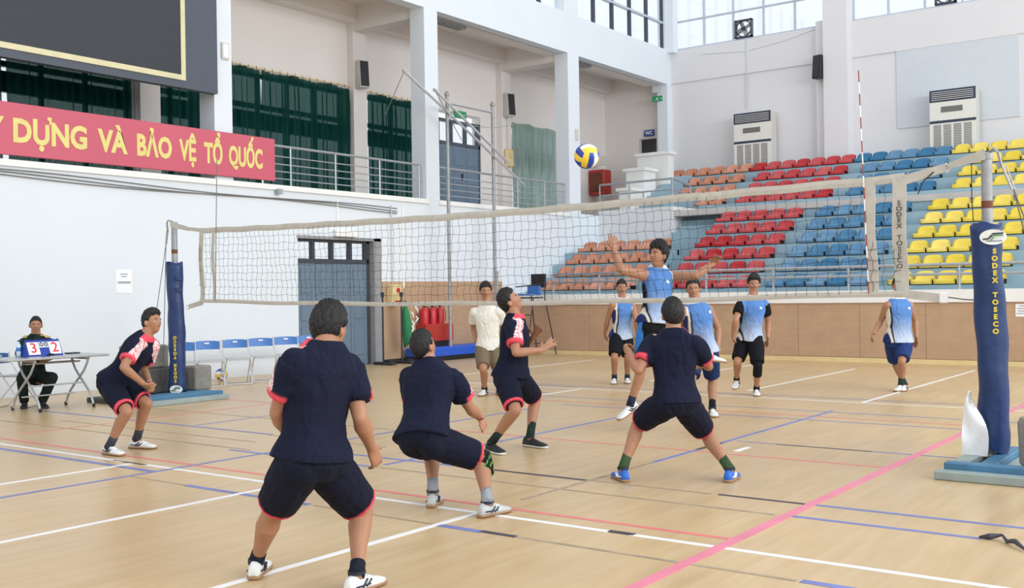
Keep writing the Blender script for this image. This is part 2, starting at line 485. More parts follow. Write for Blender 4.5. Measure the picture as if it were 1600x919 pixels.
# curled end of torn tape, bottom right
MB().tube([(-1.46, 6.51, .008), (-1.40, 6.50, .02), (-1.34, 6.53, .03), (-1.30, 6.46, .012), (-1.25, 6.41, .03), (-1.17, 6.30, .01)], [.006, .02, .008, .012, .016, .006], 6).build(
    'torn_tape', M['tape_dark'], floor)

# ---- left long wall: lower white wall with a double door, balcony arcade above
wl = struct(MB().box(XW - .25, XW, -8, 13.96, 0, 3.6).build('wall_left', M['white_wall']))
b = MB(); b.box(XW - .25, XW, 16.28, 25.1, 0, 3.6); b.box(XW - .25, XW, 13.96, 16.28, 2.65, 3.6)
b.build('wall_section', M['white_wall'], wl)
b = MB(); b.box(XW, XW + .05, -8, 17.86, 3.5, 3.6); b.box(XW, XW + .05, 18.22, 23.66, 3.5, 3.6)
b.build('ledge', M['white_paint'], wl)
# parapet beam under the clerestory and the wall above it
MB().box(XW - .3, XW, -8, YE, 7.92, 9.0).build('beam', M['white_wall'], wl)
PIL = [(-2.6, -2.0), (6.2, 6.7), (12.03, 12.43), (17.8, 18.26), (23.65, 24.2), (29.28, 29.7)]
for i, (y0, y1) in enumerate(PIL):
    MB().box(XW - (.42 if i < 5 else .35), XW + .002, y0, y1, 3.58, 7.95).build('pillar', M['white_wall'], wl)
    MB().box(XW - .3, XW + .001, y0 - (.15 if i == 4 else 0), y1 + (.0 if i < 5 else 0), 8.98, 12.5).build('pillar', M['white_wall'], wl)
# corridor behind the arcade
fl2 = struct(MB().box(-18.6, XW - .255, -8, 25.0, 3.35, 3.597).build('balcony_floor', M['concrete_edge']))
cl = struct(MB().box(-18.3, XW - .02, -8, 29.9, 8.35, 8.5).build('ceiling', M['inner_wall']))
for y0, y1 in PIL[2:5]:
    MB().box(-18.1, XW - .3, y0 + .05, y1 - .05, 7.75, 8.35).build('cross_beam', M['inner_wall'], cl)
MB().box(-18.1, -17.7, -8, 29.6, 7.95, 8.35).build('cross_beam', M['inner_wall'], cl)
wc = MB()
wc.box(-18.3, -18, -8, 29.9, 6.35, 8.4)
for a, c in ((-8, 3.3), (12.0, 12.5), (13.5, 14.4), (17.8, 18.4), (20.6, 21.15), (22.95, 24.3), (27.0, 29.9)):
    wc.box(-18.3, -18, a, c, 3.6, 6.35)
wcor = struct(wc.build('wall_corridor', M['inner_wall']))
for y in (12.05, 17.83, 23.68):
    MB().box(-18, -17.8, y, y + .45, 3.6, 7.96).build('pilaster', M['inner_wall'], wcor)
# corridor windows (mostly behind curtains)
def cwin(n, y0, y1):
    o = struct(MB().box(-18.22, -18.18, y0, y1, 3.7, 6.35).build('window_%d' % n, M['glass']))
    b = MB()
    k = max(2, round((y1 - y0) / .9))
    for i in range(k + 1):
        y = y0 + (y1 - y0) * i / k
        b.box(-18.25, -18.15, y - .03, y + .03, 3.6, 6.38)
    for z in (3.65, 5.2, 5.65, 6.33):
        b.box(-18.25, -18.15, y0, y1, z - .05, z + (.32 if z == 5.2 else .05))
    b.build('window_frame', M['window_metal'], o)
cwin(1, 3.3, 12.0); cwin(2, 12.5, 13.5); cwin(3, 14.4, 17.8); cwin(4, 18.4, 20.6); cwin(5, 24.3, 27.0)
# corridor door with its transom lights
def panel_door(name, x, y0, y1, z0, z1, ztr, nleaf, mats, rev):
    d = struct(MB().box(x - .12, x - .06, y0 + .06, y1 - .06, z0, ztr).build(name, M[mats[0]]))
    f = MB()
    f.box(x - .16, x - .02, y0, y0 + .07, z0, z1); f.box(x - .16, x - .02, y1 - .07, y1, z0, z1)
    f.box(x - .16, x - .02, y0, y1, z1 - .07, z1); f.box(x - .16, x - .02, y0, y1, ztr - .04, ztr + .05)
    for i in range(1, nleaf):
        y = y0 + (y1 - y0) * i / nleaf
        f.box(x - .14, x - .03, y - .03, y + .03, ztr, z1 - .03)
    f.build('door_frame', M[mats[1]], d)
    MB().box(x - .10, x - .09, y0 + .06, y1 - .06, ztr + .05, z1 - .06).build('transom_glass', M['glass'], d)
    H = ztr - z0 - .04
    for i in range(nleaf):
        a = y0 + .07 + (y1 - y0 - .14) * i / nleaf; c = y0 + .07 + (y1 - y0 - .14) * (i + 1) / nleaf
        l = MB()
        l.box(x - .06, x - .03, a + .006, c - .006, z0 + .01, z0 + H - .005)
        l.build('door_leaf', M[mats[0]], d)
        for z_0, z_1 in ((.1, .4), (.46, .66), (.72, .94)):
            MB().bbox(x - .034, x - .018, a + .09, c - .09, z0 + H * z_0, z0 + H * z_1, .006).build('door_panel', M[mats[0]], d)
    MB().box(x - .03, x + .03, (y0 + y1) / 2 + .05, (y0 + y1) / 2 + .08, z0 + .95, z0 + 1.12).build('door_handle', M['dark_steel'], d)
    return d
panel_door('door_1', XW - .1, 13.98, 16.06, 0, 2.62, 2.16, 4, ('door_blue', 'door_frame'), 0)
r = struct(MB().box(XW - .24, XW + .01, 16.08, 16.3, 0, 2.66).box(XW - .24, XW + .01, 13.94, 16.3, 2.6, 2.66).build('trim_1', M['grey_reveal']))
# garden seen dimly through the transom of the lower door
struct(MB().box(-19.5, -16.9, 12.5, 17.5, 0, .05).build('path', M['concrete_dark']))
panel_door('door_2', -18.0, 21.15, 22.95, 3.6, 6.15, 5.5, 3, ('door_blue', 'door_dark'), 0)

# wainscot of woven-look panels
def panels_y(x, y0, y1, z0, z1, step, parent):
    n = max(1, round((y1 - y0) / step))
    for i in range(n):
        a = y0 + (y1 - y0) * i / n; c = y0 + (y1 - y0) * (i + 1) / n
        MB().box(x, x + .02, a + .003, c - .003, z0, z1).build('panel', M['wainscot'], parent)
panels_y(XW, 16.31, 20.55, .08, 1.75, 1.2, wl)
MB().box(XW, XW + .03, 16.31, 20.55, 0, .08).build('skirting', M['dark_steel'], wl)
# conduits and cables along the ledge
for k, dz in enumerate((0, -.035, -.06)):
    pts = [(XW + .03, y, 3.42 + dz + .03 * math.sin(y * .9 + k) - .012 * (y - 8)) for y in np.arange(6, 16.9, .4)]
    MB().tube(pts, .009, 5).build('cable', M['grille_dark'], wl)
for y in (15.0, 16.95):
    MB().box(XW, XW + .03, y, y + .05, 2.66 if y < 16 else 1.6, 3.42).build('conduit', M['white_paint'], wl)
MB().box(XW, XW + .12, 13.4, 13.5, 3.42, 3.52).build('junction_box', M['grey_rail'], wl)
MB().bbox(XW, XW + .12, 14.9, 15.5, 2.66, 2.8, .01).build('lamp_box', M['white_paint'], wl)
MB().box(XW, XW + .04, 12.19, 12.35, 5.8, 6.1).build('switch_plate', M['ac_side'], wl)
MB().box(XW + .03, XW + .05, 12.21, 12.33, 5.83, 6.07).build('switch_cover', M['white_paint'], wl)
MB().box(XW, XW + .03, 23.95, 24.1, 5.6, 5.9).build('switch_plate', M['ac_side'], wl)

# ---- clerestory windows of the left wall
def glazing_x(n, y0, y1, z0, z1, ystep, zs, mt):
    o = struct(MB().box(XW - .16, XW - .14, y0, y1, z0, z1).build('window_%d' % n, M['glass']))
    k = round((y1 - y0) / ystep)
    for i in range(k + 1):
        y = y0 + (y1 - y0) * i / k
        MB().box(XW - .2, XW - .1, y - .04, y + .04, z0, z1).build('mullion', M[mt], o)
    for z in zs:
        MB().box(XW - .2, XW - .09, y0, y1, z - .03, z + .03).build('transom_bar', M['window_white'], o)
glazing_x(6, 24.2, 29.28, 9.0, 12.3, .97, (9.85, 11.0), 'window_metal')
glazing_x(7, 18.26, 23.6, 9.0, 12.3, 1.0, (9.85, 11.0), 'window_metal')
glazing_x(8, 12.43, 17.8, 9.0, 12.3, 1.0, (9.85, 11.0), 'window_metal')

# ---- end wall
we = struct(MB().box(XW, 4, YE, YE + .25, 3.6, 8.98).build('wall_end', M['grey_wall']))
MB().box(XW, 4, YE - .04, YE, 7.96, 8.99).build('wall_band', M['grey_wall'], we)
MB().box(-10.5, -9.82, YE - .45, YE, 4.8, 12.5).build('pillar', M['grey_wall'], we)
MB().box(-10.78, -10.45, YE - .25, YE, 4.8, 9.1).build('pillar', M['grey_wall'], we)
MB().box(-8.6, -5.5, YE - .03, YE, 5.83, 7.96).build('bricked_up_panel', M['panel_bluegrey'], we)
MB().tube([(-14.5, YE - .05, 8.75), (-13, YE - .05, 8.62), (-11.8, YE - .05, 8.75), (-10.8, YE - .05, 8.95)], .008, 5).build('cable', M['panel_bluegrey'], we)
MB().box(-13.0, -12.96, YE - .06, YE - .04, 6.9, 9.0).build('conduit', M['panel_bluegrey'], we)
MB().box(-18.3, XW, YE, YE + .2, 6.35, 8.5).box(-18.3, -16.75, YE, YE + .2, 3.6, 6.35).box(-16.1, XW, YE, YE + .2, 3.6, 6.35).build('wall_section', M['inner_wall'], we)
def glazing_y(n, x0, x1, z0, z1, xstep, zs):
    o = struct(MB().box(x0, x1, YE + .1, YE + .12, z0, z1).build('window_%d' % n, M['glass']))
    k = round((x1 - x0) / xstep)
    for i in range(k + 1):
        x = x0 + (x1 - x0) * i / k
        MB().box(x - .025, x + .025, YE + .06, YE + .15, z0, z1).build('mullion', M['window_white'], o)
    for z in zs:
        MB().box(x0, x1, YE + .05, YE + .15, z - .02, z + .02).build('transom_bar', M['window_white'], o)
glazing_y(9, -15.4, -10.55, 9.0, 12.3, .97, (9.03, 9.9, 11.0))
glazing_y(10, -9.8, -3.0, 9.0, 12.3, .97, (9.03, 9.9, 11.0))
struct(MB().box(-18.3, -15.0, 31.2, 31.3, 3.6, 7).box(-18.4, -18.3, 29.8, 31.3, 3.6, 7).box(-15.0, -14.9, 29.85, 31.3, 3.6, 7).box(-18.3, -15, 29.8, 31.3, 6.9, 7).build('wall_passage', M['grey_reveal']))
MB().box(XW, -15.3, YE - .3, YE, 8.9, 12.5).build('pillar', M['white_wall'], we)

# ---- bleachers
wb = struct(MB().box(XW, 4, 20.62, 20.8, 0, 1.16).build('wall_bleacher', M['wainscot']))
n = 14
for i in range(n):
    a = XW + (2 - XW) * i / n; c = XW + (2 - XW) * (i + 1) / n
    MB().box(a + .003, c - .003, 20.6, 20.62, .10, 1.17).build('panel', M['wainscot'], wb)
MB().box(XW, 2, 20.56, 20.84, 1.17, 1.41).build('coping', M['white_paint'], wb)
struct(MB().box(XW, 2, 20.585, 20.61, 0, .09).build('baseboard_bleacher', M['cream']))
SL = [(21.55 + .6 * i, 1.57 + .335 * i) for i in range(6)] + [(26.65 + .6 * i, 3.88 + .35 * i) for i in range(4)]
st = struct(MB().box(XW, 2, 20.8, 21.6, .9, 1.2).build('bleacher_walkway', M['step_blue']))
for i, (y, z) in enumerate(SL):
    y1 = y + .64 if i not in (5, 9) else (25.2 if i == 5 else YE)
    x1 = 2
    sp = [(XW, -12.45), (-11.75, x1)] if i < 4 else ([(-11.75, x1)] if i < 6 else [(-14.3 if i < 9 else -15.2, x1)])
    b = MB()
    for a, c in sp:
        b.box(a, c, y + .02, y1, z - .45 if i else 1.0, z - .07)
    b.build('bleacher_step', M['step_blue'], st)
MB().box(-13.19, 2, 25.16, 26.7, 3.45, 3.6).build('landing', M['concrete_edge'], st)
MB().box(-11.75, 2, 25.2, 25.3, 2.9, 3.5).build('landing_riser', M['step_blue'], st)
MB().box(-13.2, 2, 26.65, 26.7, 3.6, 3.82).build('landing_riser', M['step_blue'], st)
# stair between the salmon and the red seats
for k in range(14):
    y = 21.9 + .31 * k
    MB().box(-13.18 if y > 24.1 else -12.45, -11.75, y, 26.3, 1.2 + .165 * k, 1.2 + .165 * (k + 1)).build('stair_step', M['step_blue'], st)
wlnd = struct(MB().box(XW, -13.2, 25.1, 25.25, 1.2, 3.72).box(-13.32, -13.2, 25.25, 26.6, 1.2, 3.72).build('wall_landing', M['grey_wall']))
MB().box(-18.2, -13.33, 25.26, 29.55, 3.4, 3.598).build('landing', M['concrete_edge'], wlnd)
MB().box(XW, -12.45, 23.9, 25.1, 2.2, 2.52).build('landing', M['step_blue'], wlnd)
for k in range(10):
    MB().box(-15.1, -14.3, 26.2 + .24 * k, 28.7, 3.6 + .13 * k, 3.6 + .13 * (k + 1)).build('stair_step', M['step_blue'], wlnd)
for (x0, x1, y0, y1, z1) in ((-15.72, -15.12, 27.0, 27.7, 5.0), (-15.9, -14.85, 28.0, 28.35, 5.55), (-15.5, -15.12, 26.2, 26.9, 4.35)):
    MB().box(x0, x1, y0, y1, 3.6, z1).build('parapet', M['white_paint'], wlnd)
    MB().box(x0 - .07, x1 + .07, y0 - .06, y1 + .06, z1, z1 + .09).build('parapet_cap', M['white_paint'], wlnd)
MB().box(-18, -15.2, 28.36, 29.6, 3.6, 4.3).build('upper_landing', M['inner_wall'], wlnd)

# ---- seats, one object each
def seat_mesh(mk):
    W = .205; prof = [(-.005, -.035), (-.012, .0), (.02, .028), (.14, .012), (.27, .02), (.335, .055), (.353, .135), (.367, .21), (.38, .218)]
    half = [.20, .207, .207, .206, .204, .20, .198, .182, .168]
    V = []; F = []; nx = 9
    for off in (0, 1):
        for j, (y, z) in enumerate(prof):
            for i in range(nx):
                t = -1 + 2 * i / (nx - 1)
                x = t * half[j]
                zz = z + (.03 * abs(t) ** 3 if 2 <= j <= 5 else 0) - (.035 * abs(t) ** 4 if j >= 7 else 0)
                yy = y - (.03 * abs(t) ** 3 if j >= 5 else 0) + (.02 * abs(t) ** 4 if j < 2 else 0)
                V.append((x, yy + off * (.010 if j > 4 else 0), zz - off * (.012 if j <= 5 else .0) - (off * .004)))
    K = nx * len(prof)
    for j in range(len(prof) - 1):
        for i in range(nx - 1):
            a = j * nx + i
            F.append((a, a + 1, a + nx + 1, a + nx)); F.append((K + a, K + a + nx, K + a + nx + 1, K + a + 1))
    for j in range(len(prof) - 1):
        for i in (0, nx - 1):
            a = j * nx + i
            F.append((a, a + nx, K + a + nx, K + a))
    for i in range(nx - 1):
        for j in (0, len(prof) - 1):
            a = j * nx + i
            F.append((a, a + 1, K + a + 1, K + a))
    me = bpy.data.meshes.new('seat_shell'); me.from_pydata(V, [], F); me.materials.append(M[mk])
    me.polygons.foreach_set('use_smooth', [True] * len(me.polygons)); me.update()
    return me
bk = MB(); bk.box(-.222, .222, .03, .07, -.065, -.03); bk.box(-.06, .06, .05, .28, -.075, -.01); bk.box(-.2, .2, .25, .3, -.072, .03)  # brackets; the full-width dark bar also stands in for shadow under the lips
bk_me = None
protos = {}
ORDN = ['first', 'second', 'third', 'fourth', 'fifth', 'sixth', 'seventh']
def seat_proto(c):
    global bk_me
    t = thing('stadium_seat', (0, 0, 0), 'seat', 'seat')
    link('seat_shell', seat_mesh('seat_' + c), t)
    if bk_me is None:
        o = bk.build('bracket', M['bracket'], t); bk_me = o.data
    else:
        link('bracket', bk_me, t)
    protos[c] = t
    return t
CN = {'orange': 'salmon', 'red': 'red', 'blue': 'blue', 'yellow': 'yellow'}
def seat_row(c, row, x0, x1, nn):
    y, z = SL[row]
    tier = ('lower', row) if row < 6 else ('upper', row - 6)
    for i in range(nn):
        x = x0 + (x1 - x0) * (i + .5) / nn
        lab = '%s plastic seat, %s from left among the %s seats, %s row of %s tier' % (CN[c], ORDN[i], CN[c], ORDN[tier[1]], tier[0])
        grp = '%s seats of the %s tier' % (CN[c], tier[0])
        if c not in protos:
            o = seat_proto(c); o.location = (x, y, z); o['label'] = lab; o['group'] = grp
        else:
            copy_tree(protos[c], (x, y, z), lab, grp)
for r_ in range(4):
    seat_row('orange', r_, -15.12, -12.47, 6)
for r_ in range(6):
    seat_row('red', r_, -11.71, -9.48, 5); seat_row('blue', r_, -9.12, -6.9, 5); seat_row('yellow', r_, -6.51, -4.32, 5)
seat_row('orange', 6, -13.35, -12.48, 2); seat_row('orange', 7, -14.26, -12.46, 4); seat_row('orange', 8, -14.27, -12.45, 4); seat_row('orange', 9, -15.12, -12.47, 6)
for r_ in (6, 7, 8):
    seat_row('red', r_, -12.12, -9.48, 6); seat_row('blue', r_, -9.08, -6.9, 5); seat_row('yellow', r_, -6.5, -4.3, 5)
seat_row('red', 9, -12.46, -9.46, 7); seat_row('blue', 9, -9.45, -6.95, 6); seat_row('yellow', 9, -6.93, -4.3, 6)

# ================================================================ OBJECTS
def text_mesh(body, size, fx=1.0, bold=0.0, depth=.004, align='CENTER', spacing=1.0):
    c = bpy.data.curves.new('lettering', 'FONT')
    c.body = body; c.size = size; c.align_x = align; c.align_y = 'CENTER'; c.extrude = depth; c.offset = bold; c.space_character = spacing
    c.resolution_u = 3
    o = bpy.data.objects.new('lettering', c); COL.objects.link(o)
    o.scale = (fx, 1, 1)
    dg = bpy.context.evaluated_depsgraph_get()
    me = bpy.data.meshes.new_from_object(o.evaluated_get(dg))
    bpy.data.objects.remove(o)
    P = [(v.co.x * fx, v.co.y, v.co.z) for v in me.vertices]
    F = [tuple(p.vertices) for p in me.polygons]
    bpy.data.meshes.remove(me)
    return P, F
def text(body, size, org, ax, ay, mk, parent, name='lettering', **kw):
    P, F = text_mesh(body, size, **kw)
    org, ax, ay = Vector(org), Vector(ax).normalized(), Vector(ay).normalized(); az = ax.cross(ay)
    b = MB(); b.add([org + ax * p[0] + ay * p[1] + az * p[2] for p in P], F)
    return b.build(name, M[mk], parent)

# ---- volleyball net
NY = 9.17
def zt(x): return 2.335 + .055 * ((x + 7.4) / 4.7) ** 2
def zb(x): return 1.362 + .06 * ((x + 7.4) / 4.7) ** 2
net = thing('volleyball_net', (-7.4, NY, 0), 'long volleyball net with off-white bands stretched between the two posts', 'net')
b = MB(); rr = random.Random(3)
nx = 98
def sway(x, z): return .03 * math.sin(x * 1.3 + z * 2) + .012 * math.sin(x * 5.1 + z * 7)
for i in range(nx):
    x0 = -12.1 + (9.4) * i / (nx - 1); pts = []
    ph = rr.uniform(0, 6)
    for j in range(15):
        t = j / 14; z = zb(x0) + (zt(x0) - zb(x0)) * t
        pts.append((x0 + .016 * math.sin(t * 31 + ph * .25) * (1 - t * .3) + rr.uniform(-.004, .004), NY + sway(x0, z), z))
    b.tube(pts, .0021, 3, cap=False)
for j in range(1, 10):
    pts = []
    for i in range(190):
        x = -12.15 + 9.5 * i / 189; t = j / 10
        z = zb(x) + (zt(x) - zb(x)) * t + .007 * math.sin(x * 18 + j * 1.7) + rr.uniform(-.003, .003)
        pts.append((x, NY + sway(x, z), z))
    b.tube(pts, .0021, 3, cap=False)
nm = b.build('netting', M['net_cord'], net); nm['kind'] = 'stuff'
def band(name, xs, zf, h, th=.008, mk='net_band'):
    b = MB(); V = []; F = []
    for x in xs:
        z = zf(x); y = NY + sway(x, z) * .5
        V += [(x, y - th, z - h / 2), (x, y - th * 1.6, z), (x, y - th, z + h / 2), (x, y + th, z + h / 2), (x, y + th, z - h / 2)]
    for i in range(len(xs) - 1):
        for k in range(5):
            a = i * 5 + k; c = i * 5 + (k + 1) % 5
            F.append((a, c, c + 5, a + 5))
    F += [(4, 3, 2, 1, 0), tuple(len(V) - 5 + k for k in range(5))]
    b.add(V, F); return b.build(name, M[mk], net, smooth=False)
xs = list(np.linspace(-12.2, -2.62, 80))
band('top_band', xs, lambda x: zt(x) + .01 + .004 * math.sin(x * 9), .075)
band('bottom_band', xs, lambda x: zb(x) - .005 + .006 * math.sin(x * 3.1) , .05)
def vband(name, x0, w_, z0, z1, lean=0, dy=0):
    b = MB(); N = 14; V = []; F = []
    for i in range(N + 1):
        t = i / N; x = x0 + lean * t + .006 * math.sin(t * 9); z = z0 + (z1 - z0) * t
        y = NY - .012 + dy + .01 * math.sin(t * 7)
        V += [(x - w_ / 2, y, z), (x + w_ / 2, y, z), (x + w_ / 2, y + .01, z), (x - w_ / 2, y + .01, z)]
    for i in range(N):
        for k in range(4):
            a = i * 4 + k; c = i * 4 + (k + 1) % 4
            F.append((a, c, c + 4, a + 4))
    F += [(3, 2, 1, 0), tuple(4 * N + k for k in range(4))]
    b.add(V, F); return b.build(name, M['net_band'], net)
vband('side_tape', -11.9, .055, 1.41, 2.39, .0); vband('side_tape', -2.89, .09, 1.40, 2.40, -.02)
vband('end_band', -12.16, .085, 1.40, 2.40); eb = vband('end_band', -2.65, .115, 1.38, 2.40, -.01)
for k, ch in enumerate('SODEX TOSECO'):
    if ch != ' ':
        text(ch, .056, (-2.652, NY - .036, 2.185 - k * .049), (1, 0, 0), (0, 0, 1), 'net_text', eb, fx=1.15, bold=.0008, depth=.001)
        text(ch, .056, (-12.16, NY - .036, 2.185 - k * .049), (1, 0, 0), (0, 0, 1), 'net_text', net, fx=.8, depth=.001)
# pulling straps and cords
def ribbon(name, p, q, w0, w1, mk='net_band', parent=net, sag=.0):
    p, q = Vector(p), Vector(q); b = MB(); N = 6; V = []; F = []
    for i in range(N + 1):
        t = i / N; c = p.lerp(q, t) - Vector((0, 0, sag * 4 * t * (1 - t))); h = (w0 + (w1 - w0) * t) / 2
        V += [c + Vector((0, -.006, -h)), c + Vector((0, -.006, h)), c + Vector((0, .006, h)), c + Vector((0, .006, -h))]
    for i in range(N):
        for k in range(4):
            a = i * 4 + k; c2 = i * 4 + (k + 1) % 4
            F.append((a, c2, c2 + 4, a + 4))
    F += [(3, 2, 1, 0), tuple(4 * N + k for k in range(4))]
    b.add(V, F); return b.build(name, M[mk], parent)
ribbon('strap', (-2.62, NY, 2.38), (-2.27, NY, 2.46), .085, .07)
ribbon('strap', (-2.25, NY - .01, 2.47), (-1.96, NY - .06, 2.535), .05, .09)
MB().tube([(-2.30, NY, 2.45), (-2.27, NY - .01, 2.49), (-2.24, NY, 2.45), (-2.27, NY, 2.42)], .012, 6).build('buckle', M['chrome'], net)
ribbon('strap', (-12.2, NY, 2.41), (-12.46, NY, 2.44), .055, .05)
ribbon('strap', (-12.46, NY, 2.44), (-12.8, NY - .05, 2.52), .06, .08)
ribbon('strap', (-12.15, NY, 1.40), (-12.47, NY, 1.34), .07, .06)
MB().tube([(-12.5 + .03 * math.cos(a), NY, 1.33 + .03 * math.sin(a)) for a in np.linspace(0, 6.28, 9)], .005, 5).build('ring', M['chrome'], net)
ribbon('strap', (-2.62, NY, 1.41), (-2.33, NY, 1.37), .07, .075)
MB().bbox(-2.34, -2.27, NY - .02, NY + .02, 1.33, 1.42, .008).build('buckle', M['paper'], net)
MB().tube([(-2.28, NY, 1.38), (-2.15, NY, 1.36), (-2.02, NY, 1.35)], .005, 5).build('cord', M['rope'], net)
MB().tube([(-2.37, NY - .01, 2.43), (-2.45, NY - .02, 2.36), (-2.5, NY - .02, 2.25)], .005, 5).build('cord', M['black'], net)
MB().tube([(-2.07, NY - .02, 2.47), (-2.07, NY - .03, 2.2), (-2.06, NY - .03, 2.0)], .004, 5).build('cord', M['black'], net)

# ---- antennas
def antenna(x, lean, label, n_=19):
    t = thing('antenna', (x, NY - .03, 1.40), label, 'antenna', 'antennas on the net')
    z0, z1 = 1.42, 3.36
    for k in range(n_):
        a = z0 + (z1 - z0) * k / n_; c = z0 + (z1 - z0) * (k + 1) / n_
        P = lambda z: (x + lean * (z - z0) / (z1 - z0), NY - .03, z)
        MB().tube([P(a), P(c)], .005, 6).build('rod_section', M['rust_red' if k % 2 == 0 else 'paper'], t)
antenna(-2.92, -.06, 'red and white antenna rod rising from the net near the right post')
t = thing('antenna', (-11.82, NY - .03, 1.40), 'thin grey-looking antenna rod rising from the net near the left post', 'antenna', 'antennas on the net')
MB().tube([(-11.84, NY - .03, 1.42), (-11.76, NY - .03, 3.36)], .006, 6).build('rod_section', M['grille_dark'], t)

# ---- posts
def pad(parent, cx, cy, z0, z1, r):
    b = MB(); n = 20; N = 26; V = []; F = []
    rr = random.Random(cx)
    for i in range(N + 1):
        t = i / N; z = z0 + (z1 - z0) * t
        for k in range(n):
            a = 2 * math.pi * k / n
            e = 1 + .05 * math.sin(t * 13 + a * 2) + .03 * math.sin(t * 29 + a) + rr.uniform(-.012, .012) + (.08 if t < .1 else 0)
            V.append((cx + r * e * math.cos(a) + .02 * math.sin(t * 5), cy + r * e * math.sin(a) * .95, z + (.02 * math.sin(a * 3) if i in (0, N) else 0)))
    for i in range(N):
        for k in range(n):
            F.append((i * n + k, i * n + (k + 1) % n, (i + 1) * n + (k + 1) % n, (i + 1) * n + k))
    F.append(tuple(range(N * n, N * n + n)))
    b.add(V, F); return b.build('post_padding', M['pad_blue'], parent, smooth=True)
def ellipse_badge(parent, c, ax, ay, a, h):
    c, ax, ay = Vector(c), Vector(ax).normalized(), Vector(ay).normalized(); nz = ax.cross(ay)
    b = MB(); V = []; n = 24
    for s in (0, .012):
        V += [c + ax * a * math.cos(2 * math.pi * k / n) + ay * h * math.sin(2 * math.pi * k / n) + nz * (s - .02 * math.cos(2 * math.pi * k / n) ** 2) for k in range(n)]
    b.add(V, [tuple(range(n, 2 * n))] + [(k, (k + 1) % n, (k + 1) % n + n, k + n) for k in range(n)])
    e = b.build('logo_badge', M['logo_white'], parent)
    def P(u, v): return c + ax * a * u + ay * h * v + nz * (.015 - .02 * u * u)
    MB().tube([P(-.75, -.25), P(-.35, -.22), P(-.15, .1), (P(0, .42)), P(.75, .48)], .006, 6).build('logo_mark', M['dark_steel'], e)
    MB().tube([P(-.2, -.5), P(0, -.1), P(.1, .2), P(.75, .22)], .004, 6).build('logo_mark', M['sign_green'], e)
    MB().tube([P(-.5, -.5), P(.7, -.5)], .003, 6).build('logo_mark', M['print_grey'], e)
def post(x, label, flip):
    t = thing('net_post', (x, NY, .08), label, 'net post', 'net posts')
    MB().lathe([(.043, .1), (.043, 2.5), (.05, 2.5), (.05, 2.545), (.03, 2.555)], (x, NY, 0), 16).build('pole', M['pole_grey'], t, smooth=False)
    MB().lathe([(.0445, 2.1), (.0445, 2.16)], (x, NY, 0), 16).build('rust_ring', M['rust'], t)
    p = pad(t, x + .01, NY, .13, 1.97, .118)
    d = (Vector((0, 0, 0)) - Vector((x, NY, 0))); d.z = 0; d.normalize()
    if flip: d = (Vector((.55, -.84, 0)))
    side = Vector((-d.y, d.x, 0))
    fr = Vector((x + .01, NY, 0)) + d * .128 + side * (.02 if not flip else .03)
    if not flip:
        ellipse_badge(p, fr + Vector((0, 0, 1.86)) + side * .01, side, (0, 0, 1), .10, .062)
        for k, ch in enumerate('SODEX TOSECO'):
            if ch != ' ':
                text(ch, .054, fr + Vector((0, 0, 1.745 - k * .0585)) + side * .02 + d * .006, side, (0, 0, 1), 'pad_text', p, bold=.003, depth=.002, fx=1.0)
    else:
        ellipse_badge(p, fr + Vector((0, 0, .17)), side, (0, 0, 1), .09, .06)
        for k, ch in enumerate('SODEX TOSECO'):
            if ch != ' ':
                text(ch, .056, fr + Vector((0, 0, .29 + k * .056)) + d * .006, -side, (0, 0, -1), 'pad_text', p, bold=.003, depth=.002)
    for z in ((1.55, 1.72) if flip else ()):
        MB().box(x + .1, x + .14, NY - .07, NY + .03, z, z + .06).build('strap_tab', M['pad_blue'], t)
    # tension cable with turnbuckle on the outer side
    s = 1 if not flip else -1
    MB().tube([(x + .03 * s, NY, 2.56), (x + .07 * s, NY - .05, 2.58), (x + .1 * s, NY - .05, 2.54), (x + .12 * s, NY - .02, 2.42)], .012, 6).build('hook', M['pole_grey'], t)
    MB().tube([(x + .12 * s, NY - .02, 2.44), (x + .19 * s, NY, 2.24)], .012, 6).tube([(x + .15 * s, NY - .02, 2.44), (x + .21 * s, NY, 2.24)], .006, 6).build('turnbuckle', M['steel'], t)
    MB().tube([(x + .2 * s, NY, 2.24), (x + (.62 if s > 0 else .9) * s, NY + .1, .9 if s > 0 else .1)], .005, 5).build('cable', M['rope'], t)
    MB().tube([(x + .2 * s, NY, 2.24), (x + (.5 if s > 0 else .18) * s, NY - .1, .9 if s > 0 else .3)], .005, 5).build('cable', M['rope'], t)
    return t
pr = post(-1.96, 'right net post wrapped in blue padding with yellow upright lettering', False)
pl = post(-12.78, 'left net post wrapped in blue padding, its yellow lettering upside down', True)
# torn white plastic at the foot of the right post
b = MB()
V = []; F = []; N = 10
for i in range(N + 1):
    t_ = i / N
    w_ = .02 + .20 * math.sin(math.pi * min(1, (1 - t_) * 1.25 + .05) * .6) * (1 - t_ ** 3)
    c = Vector((-2.07 + .02 * math.sin(t_ * 6), NY - .13 - .04 * (1 - t_), .1 + .52 * t_))
    for s in (-.4, -.1, .25, .6):
        q = c + Vector((s * w_ * .95, -.03 * math.cos(s * 6 + t_ * 9) - .02, 0))
        V.append(q)
for i in range(N):
    for k in range(3):
        a = i * 4 + k; F.append((a, a + 1, a + 5, a + 4))
K = len(V); V += [v + Vector((0, .006, 0)) for v in V]; F += [tuple(K + i for i in reversed(f)) for f in F]
b.add(V, F); b.build('torn_cover', M['paper'], pr, smooth=True, label='torn white plastic hanging at the foot')
